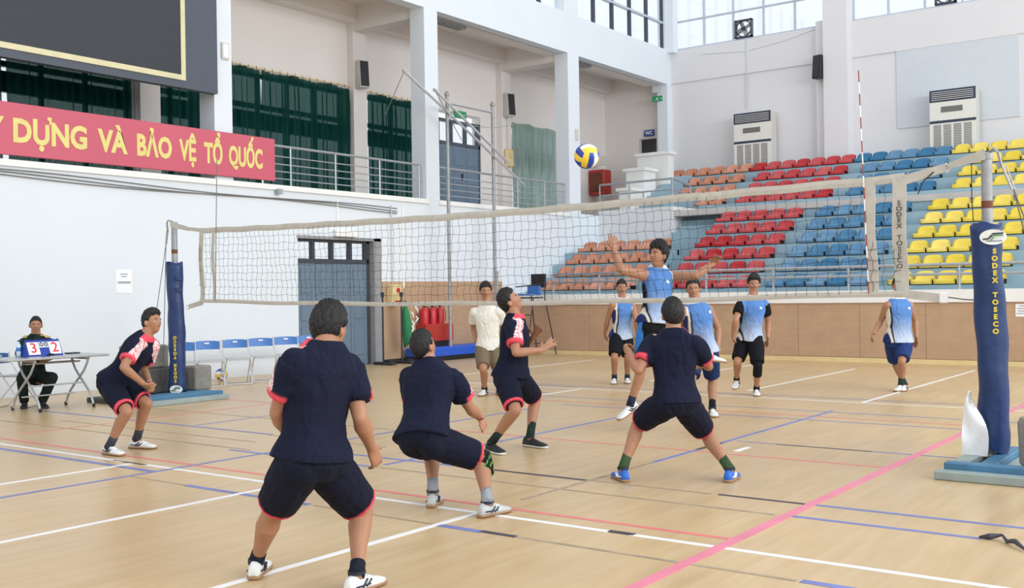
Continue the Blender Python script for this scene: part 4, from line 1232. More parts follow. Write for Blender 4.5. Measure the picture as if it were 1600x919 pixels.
aircon(-7.6, -6.45, 6.66, 'floor standing air conditioner in front of the grey bricked-up panel')
def fan(x, z, label):
    t = thing('exhaust_fan', (x, YE, z), label, 'fan', 'exhaust fans in the end windows')
    r = .27
    MB().box(x - r, x + r, YE - .02, YE + .12, z, z + .04).box(x - r, x + r, YE - .02, YE + .12, z + 2 * r - .04, z + 2 * r).box(x - r, x - r + .04, YE - .02, YE + .12, z, z + 2 * r).box(x + r - .04, x + r, YE - .02, YE + .12, z, z + 2 * r).build('fan_frame', M['window_metal'], t)
    MB().tube([(x + .24 * math.cos(a), YE + .03, z + r + .24 * math.sin(a)) for a in np.linspace(0, 6.283, 17)], .02, 6).build('shroud', M['dark_steel'], t)
    MB().lathe([(.06, 0), (.06, .1)], (x, YE, z + r), 10, axis=(0, 1, 0)).build('hub', M['dark_steel'], t)
    for k in range(4):
        a = k * math.pi / 2 + .4
        d = Vector((math.cos(a), 0, math.sin(a))); s = Vector((-d.z, 0, d.x))
        MB().obox(Vector((x, YE + .05, z + r)) + d * .13, d * .1, s * .065 + Vector((0, .03, 0)), Vector((0, .004, 0))).build('blade', M['pole_grey'], t)
fan(-13.1, 9.06, 'exhaust fan in the bright window above the left air conditioner')
fan(-7.3, 9.06, 'exhaust fan in the bright window at the top right')

# ================================================================ PEOPLE
def frame_from(t, hint):
    t = Vector(t).normalized(); u = hint - t * hint.dot(t)
    if u.length < 1e-4:
        u = Vector((1, 0, 0)) - t * t.x
    u.normalize(); return t, u, t.cross(u)

def limb(b, pts, radii, hint=Vector((0, 1, 0)), flat=None, n=14, cap=True, offs=None):
    """tapered tube with rounded ends; radii per point, optional flattening (v axis) and sideways offsets along u"""
    pts = [Vector(p) for p in pts]; m = len(pts); rings = []
    for i, p in enumerate(pts):
        t = pts[min(i + 1, m - 1)] - pts[max(i - 1, 0)]
        t, u, v = frame_from(t, hint)
        o = u * (offs[i] if offs else 0)
        rings.append((p + o, u, v, t, radii[i], (flat[i] if flat else 1)))
    seq = []
    if cap:
        p, u, v, t, r, fl = rings[0]
        for a in (.25, .6, .88):
            seq.append((p - t * r * math.cos(math.asin(a)) * .9, u, v, r * a, fl))
    for p, u, v, t, r, fl in rings:
        seq.append((p, u, v, r, fl))
    if cap:
        p, u, v, t, r, fl = rings[-1]
        for a in (.88, .6, .25):
            seq.append((p + t * r * math.cos(math.asin(a)) * .9, u, v, r * a, fl))
    V = []; F = []
    for p, u, v, r, fl in seq:
        for k in range(n):
            a = 2 * math.pi * k / n
            V.append(p + u * (r * math.cos(a)) + v * (r * fl * math.sin(a)))
    for i in range(len(seq) - 1):
        for k in range(n):
            F.append((i * n + k, i * n + (k + 1) % n, (i + 1) * n + (k + 1) % n, (i + 1) * n + k))
    F.append(tuple(reversed(range(n)))); F.append(tuple(range((len(seq) - 1) * n, len(seq) * n)))
    b.add(V, F)

def ell(b, c, ax, ay, az, n=16, m=10):
    c = Vector(c); V = []; F = []
    for i in range(m + 1):
        th = math.pi * i / m
        for k in range(n):
            a = 2 * math.pi * k / n
            V.append(c + Vector(ax) * (math.sin(th) * math.cos(a)) + Vector(ay) * (math.sin(th) * math.sin(a)) + Vector(az) * math.cos(th))
    for i in range(m):
        for k in range(n):
            F.append((i * n + k, (i + 1) * n + k, (i + 1) * n + (k + 1) % n, i * n + (k + 1) % n))
    b.add(V, F)

def remesh(b, voxel, smooth=3, disp=0, dscale=.1):
    """fuse the overlapping shapes of b into one continuous smooth surface"""
    me = bpy.data.meshes.new('tmp'); me.from_pydata([tuple(v) for v in b.v], [], b.f); me.update()
    o = bpy.data.objects.new('tmp', me); COL.objects.link(o)
    md = o.modifiers.new('r', 'REMESH'); md.mode = 'VOXEL'; md.voxel_size = voxel
    sm = o.modifiers.new('s', 'SMOOTH'); sm.factor = .5; sm.iterations = smooth
    if disp:
        tx = bpy.data.textures.new('wr', 'CLOUDS'); tx.noise_scale = dscale; tx.noise_depth = 1
        dm = o.modifiers.new('d', 'DISPLACE'); dm.texture = tx; dm.strength = disp; dm.mid_level = .5; dm.texture_coords = 'LOCAL'
    dg = bpy.context.evaluated_depsgraph_get()
    r = bpy.data.meshes.new_from_object(o.evaluated_get(dg))
    bpy.data.objects.remove(o); bpy.data.meshes.remove(me)
    return r

def finish(me, name, mk, parent, colfn=None, label=None):
    o0 = ORG[parent.name]
    n = len(me.vertices); co = np.empty(n * 3); me.vertices.foreach_get('co', co); P = co.reshape(-1, 3)
    if colfn is not None:
        C = colfn(P)
        ca = me.color_attributes.new('Col', 'FLOAT_COLOR', 'POINT')
        ca.data.foreach_set('color', np.concatenate([C, np.ones((n, 1))], 1).ravel())
    me.vertices.foreach_set('co', (P - np.array(o0)).ravel())
    me.materials.clear(); me.materials.append(M[mk])
    me.polygons.foreach_set('use_smooth', [True] * len(me.polygons))
    me.name = name; me.update()
    return link(name, me, parent, label, o0)

def seg_t(P, a, c):
    a, c = np.array(a), np.array(c); d = c - a
    t = ((P - a) @ d) / (d @ d); tc = np.clip(t, 0, 1)
    dist = np.linalg.norm(P - (a + tc[:, None] * d), axis=1)
    return t, dist

def ss(x, a, w=.03):
    """soft step from 0 to 1 around a"""
    return np.clip((x - a) / w + .5, 0, 1)
def mixc(C, m_, col):
    m_ = np.asarray(m_, float)[:, None]
    C[:] = C * (1 - m_) + np.asarray(col) * m_
def lin(*c): return np.array(srgb(*c)[:3])
NAVY, PINK, WHITE, BLACK = lin(21, 26, 48), lin(228, 82, 98), lin(232, 234, 236), lin(20, 21, 26)

def hand(b, W, F_, back, curl, thumb_side, k=1.0, spread=.22):
    """palm plus four bent fingers and a thumb. W wrist, F_ finger direction, back = direction of the back of the hand"""
    d, n, l = frame_from(F_, Vector(back))     # n: back of hand, l: sideways
    l = l * thumb_side
    limb(b, [W - d * .02, W + d * .03 * k, W + d * .075 * k], [.027 * k, .036 * k, .038 * k], hint=l, flat=[.8, .46, .38], n=12)
    for i, (off, L) in enumerate(((.028, .072), (.0095, .08), (-.0095, .075), (-.027, .058))):
        p = W + d * .080 * k + l * off * k; dd = (d + l * spread * off * 18 * .5).normalized()
        pts = [p - dd * .03]; a = curl * (.5 + .12 * i); q = p
        for s_, fr_ in ((.45, 1.), (.32, 1.9), (.26, 2.6)):
            pts.append(q)
            q = q + (dd * math.cos(a * fr_) - n * math.sin(a * fr_)) * (L * s_ * k)
        pts.append(q)
        limb(b, pts, [.0098 * k, .0104 * k, .0096 * k, .0092 * k, .0082 * k], hint=n, n=8)
    p = W + d * .02 * k + l * .025 * k
    t1 = p + (d * .5 + l * .75 - n * .25).normalized() * .038 * k
    t2 = t1 + (d * .85 + l * .35 - n * (.2 + curl * .4)).normalized() * .03 * k
    limb(b, [p, t1, t2], [.014 * k, .0115 * k, .009 * k], hint=n, n=8)

def head_frame(face, upv):
    f = Vector(face).normalized(); u = Vector(upv); u = (u - f * u.dot(f)).normalized(); r = f.cross(u)
    return r, f, u
def head_r(d, k):
    """head surface radius along unit direction d = (right, front, up)"""
    x, y, z = d
    a, b_, c = .076, .094 if y > 0 else .100, .118
    if z < 0: a *= 1 - .20 * min(1, -z * 1.1) ** 1.3
    r = 1 / math.sqrt((x / a) ** 2 + (y / b_) ** 2 + (z / c) ** 2)
    g = lambda x0, z0, sx, sz: math.exp(-((x - x0) / sx) ** 2 - ((z - z0) / sz) ** 2) if y > 0 else 0
    r += .020 * g(0, -.24, .10, .12) + .010 * g(0, -.08, .07, .16)      # nose
    r -= .008 * (g(.36, .0, .2, .13) + g(-.36, .0, .2, .13))            # eye sockets
    r += .004 * g(0, .2, .5, .09)                                       # brow
    r += .006 * g(0, -.55, .22, .07) - .004 * g(0, -.66, .2, .05) + .012 * g(0, -.86, .3, .16)   # lips, chin
    r += .004 * (g(.5, -.3, .2, .2) + g(-.5, -.3, .2, .2))
    return r * k
def add_head(b, c, fr, k):
    r_, f, u = fr; V = []; F = []; n, m = 40, 30
    for i in range(m + 1):
        th = math.pi * i / m
        for j in range(n):
            a = 2 * math.pi * j / n
            d = (math.sin(th) * math.cos(a), math.sin(th) * math.sin(a), math.cos(th)); R_ = head_r(d, k)
            V.append(c + (r_ * d[0] + f * d[1] + u * d[2]) * R_)
    for i in range(m):
        for j in range(n):
            F.append((i * n + j, (i + 1) * n + j, (i + 1) * n + (j + 1) % n, i * n + (j + 1) % n))
    b.add(V, F)
    for s in (-1, 1):
        e = c + r_ * (s * .079 * k) - f * .008 + u * -.010
        ell(b, e, (r_ * s * .45 + f * -.25).normalized() * .022 * k, f * .015 * k + r_ * s * .006, u * .032 * k, 10, 8)
def hair_mesh(c, fr, k, style, rnd):
    r_, f, u = fr; V = []; F = []; n, m = 72, 44
    rr = random.Random(rnd)
    ph = [rr.uniform(0, 6) for _ in range(8)]
    for i in range(m + 1):
        th = math.pi * i / m
        for j in range(n):
            a = 2 * math.pi * j / n
            x, y, z = math.sin(th) * math.cos(a), math.sin(th) * math.sin(a), math.cos(th)
            fr_ = y / max(1e-6, math.hypot(x, y)) if math.hypot(x, y) > 1e-3 else 0
            # hairline height by azimuth: forehead, temple, above the ear, nape
            jag = .045 * math.sin(a * 11 + ph[3]) + .03 * math.sin(a * 23 + ph[4])
            hl = float(np.interp(fr_, [-1, -.75, -.35, -.2, 0, .14, .30, .42, .60, 1], [-.70, -.68, -.50, .02, .20, .12, .02, .50, .60, .66])) + jag * (1 if fr_ > .4 else .4)
            w_ = 1 / (1 + math.exp(-(z - hl) * 26))
            R_ = head_r((x, y, z), k)
            tuft = .5 + .5 * math.sin(a * 13 + ph[0] + 3 * math.sin(th * 5 + ph[1])) * math.sin(th * 17 + ph[2])
            T = style['t'] * (.55 + .45 * min(1, max(0, z + .55) / .9)) * (1 + style['top'] * max(0, z) ** 2) + .0022 * math.sin(a * 31 + ph[5] + 5 * z) * math.sin(z * 26 + ph[6]) + rr.uniform(-.0012, .0012) + style['spike'] * tuft * (max(0, z + .2)) + .0025 * math.sin(a * 40 + th * 9)
            if style.get('front'):
                T += style['front'] * math.exp(-((z - .75) / .25) ** 2) * max(0, fr_)
            T *= k
            V.append(c + (r_ * x + f * y + u * z) * (R_ - .016 * (1 - w_) + T * w_))
    for i in range(m):
        for j in range(n):
            F.append((i * n + j, (i + 1) * n + j, (i + 1) * n + (j + 1) % n, i * n + (j + 1) % n))
    b = MB(); b.add(V, F); return b

def torso_rings(J, k, pad, sec):
    """J joints; sec list of (s, half width, half depth, front shift); returns loft rings from pelvis to neck"""
    P, N = J['P'], J['N']; L = N - P
    hr = (J['HR'] - J['HL']).normalized(); sr = (J['SR'] - J['SL']).normalized()
    up_ = L.normalized(); out = []
    Ps = P - up_ * 0
    for s, hw, hd, fs in sec:
        t = min(1, max(0, s)); r_ = hr.lerp(sr, t); r_ = (r_ - up_ * r_.dot(up_)).normalized(); fr = up_.cross(r_)
        # slight natural curve
        c = P + L * s + fr * (fs * k)
        out.append((c, r_ * (hw * k + pad), fr * (hd * k + pad)))
    return out
def loft(b, rings, n=24, pw=2.3):
    V = []; F = []
    for c, a_, b_ in rings:
        for j in range(n):
            t = 2 * math.pi * j / n; x, y = math.cos(t), math.sin(t)
            q = (abs(x) ** pw + abs(y) ** pw) ** (-1 / pw)
            V.append(c + a_ * (x * q) + b_ * (y * q))
    for i in range(len(rings) - 1):
        for j in range(n):
            F.append((i * n + j, i * n + (j + 1) % n, (i + 1) * n + (j + 1) % n, (i + 1) * n + j))
    F.append(tuple(reversed(range(n)))); F.append(tuple(range((len(rings) - 1) * n, len(rings) * n)))
    b.add(V, F)

BODY_SEC = [(-.17, .10, .09, -.005), (-.08, .155, .115, -.015), (.03, .165, .122, -.015), (.18, .150, .112, 0), (.32, .140, .104, .008), (.5, .148, .108, .008), (.68, .165, .115, .004), (.82, .172, .110, 0), (.92, .158, .092, -.005), (.99, .128, .082, -.008), (1.06, .092, .074, -.006), (1.12, .068, .064, -.004)]

def person(J, h, face, label, outfit, curl=(.5, .5), style=None, back=(None, None), spec=None):
    J = {a: Vector(v) for a, v in J.items()}
    k = h / 1.72; spec = spec or {}; vox = spec.get('voxel', .009); bulk = spec.get('bulk', 1.0)
    root = thing('person', (J['P'].x, J['P'].y, min(J['TL'].z, J['TR'].z, J['AL'].z, J['AR'].z) - .03), label, 'person')
    up_ = (J['N'] - J['P']).normalized(); sr = (J['SR'] - J['SL']).normalized(); front = up_.cross(sr).normalized()
    hfr = head_frame(face, (up_ * .5 + Vector((0, 0, 1))).normalized() if 'hup' not in spec else spec['hup'])
    hc = J['H']; kh = k * .95
    # shorten or lengthen the neck if needed
    nb = J['N'] + up_ * .0
    dH = hc - nb; want = .19 * k
    if dH.length > want * 1.15: hc = nb + dH.normalized() * want * 1.15
    # ---------------- body: one continuous skin surface
    b = MB()
    sec = [(s, hw * bulk, hd * bulk, fs) for s, hw, hd, fs in BODY_SEC]
    loft(b, torso_rings(J, k, -.006, sec))
    limb(b, [nb - up_ * .05, nb + (hc - nb) * .4, hc - hfr[1] * .012 - hfr[2] * .03], [.070 * k, .061 * k, .060 * k], hint=front)
    add_head(b, hc, hfr, kh)
    for s in 'LR':
        S_, E_, W_, Ft = J['S' + s], J['E' + s], J['W' + s], J['F' + s]
        S_ = S_ - up_ * .01
        limb(b, [J['N'].lerp(S_, .35) - up_ * .05, S_], [.058 * k, .062 * k], hint=front)
        limb(b, [S_, S_.lerp(E_, .3), S_.lerp(E_, .7), E_], [.057 * k * bulk, .053 * k * bulk, .045 * k, .038 * k], hint=front)
        limb(b, [E_, E_.lerp(W_, .25), E_.lerp(W_, .65), W_], [.038 * k, .043 * k * bulk, .033 * k, .026 * k], hint=front)
        bk_ = back['LR'.index(s)]
        lat = (sr if s == 'R' else -sr)
        if bk_ is None: bk_ = lat
        bk_ = Vector(bk_); dd = (Ft - W_)
        # thumb side: towards the front / up for hanging arms
        _, nn, ll = frame_from(dd, bk_)
        th = 1 if ll.dot(spec.get('thumb', front)) > 0 else -1
        hand(b, W_, dd, bk_, curl['LR'.index(s)], th, k * spec.get('hs', 1.06), spec.get('spread', .3))
        H_, K_, A_, T_ = J['H' + s], J['K' + s], J['A' + s], J['T' + s]
        kn = (K_ - H_).normalized(); fw_ = (T_ - A_); fw_.z = 0
        if fw_.length < .03: fw_ = front.copy()
        fw_.normalize(); bkd = -fw_
        limb(b, [H_ + up_ * .0, H_.lerp(K_, .25), H_.lerp(K_, .65), K_], [.088 * k * bulk, .086 * k * bulk, .068 * k, .053 * k], hint=fw_)
        limb(b, [K_, K_.lerp(A_, .28), K_.lerp(A_, .6), K_.lerp(A_, .85), A_], [.052 * k, .056 * k * bulk, .045 * k, .034 * k, .034 * k], hint=bkd, offs=[0, .014, .008, 0, 0])
        limb(b, [K_ + fw_ * .012, K_.lerp(A_, .06) + fw_ * .012], [.040 * k, .036 * k], hint=fw_)
        limb(b, [A_ - Vector((0, 0, .02)), A_.lerp(T_, .35) - Vector((0, 0, .03))], [.031 * k, .020 * k], hint=Vector((0, 0, 1)))
    skin_m = outfit.get('skin', 'skin')
    finish(remesh(b, vox * .8, 2), 'body', skin_m, root)
    # ---------------- face details
    r_, f, u = hfr
    def on(x, y, z, o=0.0):
        d = Vector((x, y, z)).normalized(); return hc + (r_ * d.x + f * d.y + u * d.z) * (head_r(d, kh) + o)
    for s in (-1, 1):
        e = MB(); ell(e, on(.36 * s, .92, .0, -.004), r_ * .0145 * k, f * .008, u * .0075 * k, 10, 8)
        eo = e.build('eye', M['eye_white'], root, smooth=True)
        e = MB(); ell(e, on(.36 * s, .92, .0, .003), r_ * .0062 * k, f * .003, u * .0062 * k, 8, 6); e.build('iris', M['eye_dark'], eo, smooth=True)
        MB().tube([on(.18 * s, .95, .16, .003), on(.36 * s, .9, .21, .004), on(.56 * s, .8, .16, .002)], [.0022, .0032, .0014], 6).build('eyebrow', M['hair'], root)
    MB().tube([on(-.24, .9, -.56, .0), on(0, .9, -.555, .003), on(.24, .9, -.56, .0)], [.003, .0075, .003], 6).build('mouth', M['lip'], root)
    # ---------------- hair
    style = style or dict(t=.016, top=.5, spike=.004)
    hair_mesh(hc, hfr, kh, style, int(abs(J['P'].x) * 100)).build('hair', M['hair'], root, smooth=True)
    if style.get('knot'):
        ell_b = MB(); ell(ell_b, hc + u * .105 + f * .02, r_ * .06, f * .07, u * .045); ell_b.build('hair_tuft', M['hair'], root, smooth=True)
    # ---------------- shirt
    b = MB(); pad = outfit.get('pad', .016)
    s_hem = outfit.get('hem', -.10)
    rws = [(s, hw * bulk, hd * bulk, fs) for s, hw, hd, fs in BODY_SEC if s > s_hem + .02 and s < 1.13]
    fl = outfit.get('hemflare', 1.0)
    rws = [(s_hem, .188 * bulk * fl, .160 * bulk * fl, -.004), (s_hem + .09, .180 * bulk * fl, .148 * bulk * fl, -.006)] + [x for x in rws if x[0] > s_hem + .14]
    rg = torso_rings(J, k, pad, rws)
    c_, a_, b_ = rg[-1]; rg[-1] = (c_, a_ * .93, b_ * .95)
    loft(b, rg)
    slv = outfit.get('sleeve', .62)
    for s in 'LR':
        S_, E_, W_ = J['S' + s] - up_ * .01, J['E' + s], J['W' + s]
        nS = J['N'].lerp(S_, .35) - up_ * .05
        if slv > 1:
            limb(b, [nS, S_], [.062 * k + pad * .6, .062 * k + pad * .6], hint=front)
            limb(b, [S_, S_.lerp(E_, .5), E_], [.064 * k + pad * .6, .056 * k + pad * .6, .048 * k + pad * .5], hint=front)
            limb(b, [E_, E_.lerp(W_, .5), E_.lerp(W_, .92)], [.048 * k + pad * .5, .046 * k + pad * .4, .036 * k + pad * .3], hint=front)
        elif slv > 0:
            limb(b, [nS, S_], [.060 * k + pad * .6, .064 * k + pad * .8], hint=front)
            ed = S_.lerp(E_, slv)
            limb(b, [S_, S_.lerp(E_, slv * .5), ed, ed + (E_ - S_).normalized() * .012], [.062 * k * bulk + pad * .8, .060 * k * bulk + pad * 1.1, .058 * k * bulk + pad * 1.3, .05 * k + pad], hint=front, cap=False)
        else:
            limb(b, [nS, J['N'].lerp(S_, .82) - up_ * .015], [.062 * k + pad * .5, .058 * k + pad * .4], hint=front)
    sh = remesh(b, vox, 2, outfit.get('wr', .014), .11)
    PJ = {a: np.array(v) for a, v in J.items()}
    upn, srn, frn = np.array(up_), np.array(sr), np.array(front); Lt = (J['N'] - J['P']).length
    kind = outfit['shirt']
    def shirt_col(P):
        d = P - PJ['P']; sv = d @ upn / Lt; xv = (d @ srn) / (.17 * k * bulk); yv = d @ frn
        if kind == 'navy':
            C = np.tile(NAVY, (len(P), 1))
            for s in 'LR':
                A = PJ['S' + s] ; B = PJ['E' + s]
                t, dist = seg_t(P, A, B)
                ax = (B - A) / np.linalg.norm(B - A)
                q = P - A; fo = q @ frn
                N0 = PJ['N'] * .55 + A * .45
                t2, d2 = seg_t(P + frn * -.035, N0 + upn * .05, A * .55 + B * .45 + frn * .02 + (srn if s == 'R' else -srn) * .055)
                pat = (np.sin(P[:, 0] * 190 + 3 * np.sin(P[:, 2] * 90)) * np.sin(P[:, 2] * 210 + 2.5 * np.sin(P[:, 1] * 120)) > -.1)
                m_ = (d2 < .058) & (t2 > .05)
                C[m_ & pat] = WHITE; C[m_ & ~pat] = PINK
                m2 = (t > slv - .085) & (dist < .11 * k) & (dist > .052 * k) & (t < 1) & (np.abs((P - PJ['P']) @ srn) > .165 * k * bulk)
                mixc(C, ss(t, slv - .085, .05) * (dist < .10 * k) * (dist > .052 * k) * (t < slv + .06) * ss(np.abs((P - PJ['P']) @ srn), .185 * k * bulk, .015), PINK)
            neck = (sv > 1.04) & (yv > 0.0)
            C[neck] = PINK
            return C
        if kind == 'vest':
            top, bot = lin(88, 132, 194), lin(184, 196, 216)
            g = np.clip((sv - .0) / .62, 0, 1)[:, None] ** .8
            C = bot * (1 - g) + top * g
            ax_ = np.abs(xv); cur = .80 + .16 * np.clip((sv - .45) / .4, 0, 1) - .0
            e = ax_ * 1.0 + np.where(yv < 0, .0, 0)
            sl_ = 1 - ss(sv, .87, .03)
            mixc(C, ss(ax_, cur, .04) * sl_, BLACK); mixc(C, ss(ax_, cur + .09, .04) * sl_, lin(228, 222, 210)); mixc(C, ss(ax_, cur + .20, .04) * sl_, lin(38, 52, 104))
            if outfit.get('under'):
                for s in 'LR':
                    t, dist = seg_t(P, PJ['S' + s], PJ['E' + s])
                    C[(t > -.05) & (dist < .1 * k) & (ax_ > 1.0)] = BLACK
            else:
                mixc(C, ss(ax_, 1.04, .04) * (sv > .8), WHITE)
            mixc(C, ss(sv, 1.05, .02), WHITE)
            m_ = (np.abs(xv + .45) < .10) & (np.abs(sv - .80) < .03) & (yv > 0); C[m_] = WHITE
            return C
        if kind == 'white':
            return np.tile(lin(226, 224, 214), (len(P), 1))
        C = np.tile(lin(28, 44, 40), (len(P), 1))
        C[(np.abs(xv) < .04) & (yv > 0)] = lin(18, 28, 26)
        m_ = (np.abs(np.abs(xv) - .22) < .10) & (sv > .9) & (yv > 0); C[m_] = lin(20, 34, 30)
        return C
    so = finish(sh, 'shirt', 'cloth', root, shirt_col)
    # ---------------- shorts or trousers
    b = MB(); ps = outfit.get('short', .80); sw = outfit.get('flare', 1.0)
    rg = torso_rings(J, k, pad * .6, [(-.17, .13 * bulk, .11 * bulk, -.01), (-.08, .163 * bulk, .130 * bulk, -.018), (.03, .166 * bulk, .132 * bulk, -.014), (.14, .152 * bulk, .116 * bulk, 0)])
    rg = [(rg[0][0] - up_ * .035, rg[0][1] * .8, rg[0][2] * .8)] + rg
    loft(b, rg)
    for s in 'LR':
        H_, K_, A_ = J['H' + s], J['K' + s], J['A' + s]
        if ps > 1:
            limb(b, [H_ + up_ * .02, H_.lerp(K_, .5), K_], [.104 * k * bulk, .088 * k, .074 * k], hint=front)
            limb(b, [K_, K_.lerp(A_, .5), K_.lerp(A_, .93)], [.072 * k, .068 * k, .062 * k], hint=front)
        else:
            e = H_.lerp(K_, ps)
            limb(b, [H_ + up_ * .0, H_.lerp(K_, .3), H_.lerp(K_, ps * .75), e], [.106 * k * bulk, .112 * k * bulk * sw, .102 * k * bulk * sw, .095 * k * bulk * sw], hint=front, cap=False)
            limb(b, [H_ + up_ * outfit.get('rise', .0), H_.lerp(K_, .12)], [.106 * k * bulk, .110 * k * bulk], hint=front)
            ell(b, H_ - up_ * .01, sr * .108 * k * bulk, front * .112 * k * bulk, up_ * .108 * k * bulk)
    kc = outfit.get('shorts', NAVY)
    def sc(P):
        C = np.tile(kc, (len(P), 1))
        if outfit.get('hemband'):
            for s in 'LR':
                t, dist = seg_t(P, PJ['H' + s], PJ['K' + s])
                mixc(C, ss(t, ps - .05, .025) * (dist < .13 * k) * (dist > .076 * k * bulk), PINK)
        if outfit.get('side') is not None:
            d = P - PJ['P']; xv = (d @ srn)
            mixc(C, ss(np.abs(xv), .165 * k, .012) * ((d @ frn) < .05), outfit['side'])
        return C
    finish(remesh(b, vox, 2, .012, .1), 'trousers' if ps > 1 else 'shorts', 'cloth', root, sc)
    # ---------------- socks and shoes
    for s in 'LR':
        K_, A_, T_ = J['K' + s], J['A' + s], J['T' + s]
        sd = (A_ - K_).normalized(); sk = outfit.get('sock', lin(60, 64, 70)); sl = outfit.get('sockh', .11)
        if ps <= 1:
            b = MB(); b.tube([A_ - sd * sl, A_ - sd * sl * .5, A_ + sd * .02], [.040 * k, .040 * k, .042 * k], 14)
            me = bpy.data.meshes.new('sock'); me.from_pydata([tuple(v) for v in b.v], [], b.f)
            finish(me, 'sock', 'cloth', root, lambda P: np.tile(sk, (len(P), 1)))
        toe = T_ - A_
        lat = toe.cross(Vector((0, 0, 1)))
        if lat.length < .02: lat = Vector(sr)
        lat.normalize()
        fwd = Matrix.Rotation(math.asin(min(.5, .055 / max(.1, toe.length))), 3, lat) @ toe.normalized()
        if spec.get('flat', True) and A_.z < .13:
            fwd = Vector((toe.x, toe.y, 0)).normalized() if Vector((toe.x, toe.y, 0)).length > .05 else fwd
        upf = lat.cross(fwd)
        gz = A_ - upf * .088
        if A_.z < .13: gz.z = .002
        # cross sections along the foot: (x, half width, height)
        secs = [(-.078, .022, .050), (-.066, .033, .085), (-.03, .037, .098), (.02, .037, .085), (.07, .042, .068), (.12, .047, .055), (.165, .045, .045), (.195, .034, .034), (.21, .014, .022)]
        def shoe_part(name, lo, hi, grow, mk, par):
            b = MB(); V = []; F = []; n = 14
            for x, hw, ht in secs:
                top = ht if hi is None else hi
                for j in range(n):
                    a = 2 * math.pi * j / n; cx, cz = math.cos(a), math.sin(a)
                    q = (abs(cx) ** 3 + abs(cz) ** 3) ** (-1 / 3)
                    zz = lo + (top - lo) * (.5 + .5 * cz * q)
                    wv = (hw + grow) * cx * q * (1 if hi is not None else (1 - .38 * max(0, (zz - .03) / .07)))
                    V.append(gz + fwd * (x * k * 1.02 + (grow if x > 0 else -grow)) + lat * wv * k + upf * zz * k)
            for i in range(len(secs) - 1):
                for j in range(n):
                    F.append((i * n + j, (i + 1) * n + j, (i + 1) * n + (j + 1) % n, i * n + (j + 1) % n))
            F.append(tuple(range(n))); F.append(tuple(reversed(range((len(secs) - 1) * n, len(secs) * n))))
            b.add(V, F); return b.build(name, M[mk], par, smooth=True)
        up_m, sole_m, st_m = outfit.get('shoe', ('shoe_white', 'sole_gum', 'stripe_navy'))
        sh_ = shoe_part('shoe', .006, None, 0, up_m, root)
        shoe_part('sole', 0, .022, .004, sole_m, sh_)
        for sd_ in (-1, 1):
            b = MB()
            for (xa, za, xb, zb_, r0) in ((.0, .03, .045, .062, .006), (.03, .03, .075, .055, .006), (-.05, .04, .06, .035, .005)):
                def Q(x, z):
                    return gz + (fwd * x + lat * sd_ * (.0405 - .012 * max(0, (z - .03) / .05) + .03 * max(0, x - .02) * .6) + upf * z) * k
                b.tube([Q(xa, za), Q((xa + xb) / 2, (za + zb_) / 2), Q(xb, zb_)], r0 * k, 5)
            b.build('shoe_stripe', M[st_m], sh_)
        b = MB()
        for q in range(4):
            x = .045 + .02 * q; z = .080 - .0065 * q
            b.tube([gz + (fwd * x + lat * -.02 + upf * (z - .006)) * k, gz + (fwd * x + upf * (z + .002)) * k, gz + (fwd * x + lat * .02 + upf * (z - .006)) * k], .004 * k, 5)
        b.build('laces', M['paper' if up_m != 'shoe_black' else 'dark_steel'], sh_)
        b = MB(); b.tube([A_ + sd * .0 + upf * .012 * k, A_ + upf * -.004 * k], [.045 * k, .046 * k], 14); b.build('shoe_collar', M['stripe_navy' if up_m != 'shoe_black' else 'shoe_black'], sh_)
    return root, J, hfr, hc, k

def cam_dir(r, u, a):
    return (CAM_R * r + Vector((0, 0, 1)) * u + CAM_F * a).normalized()
NAVYKIT = dict(shirt='navy', sleeve=.66, short=.86, hemband=True, shorts=lin(19, 23, 42), sock=lin(74, 80, 92))
def kit(**kw):
    d = dict(NAVYKIT); d.update(kw); return d
VEST = dict(shirt='vest', sleeve=0, short=.86, shorts=BLACK, sock=lin(40, 48, 70), sockh=.09, hem=-.11)
def vest(**kw):
    d = dict(VEST); d.update(kw); return d

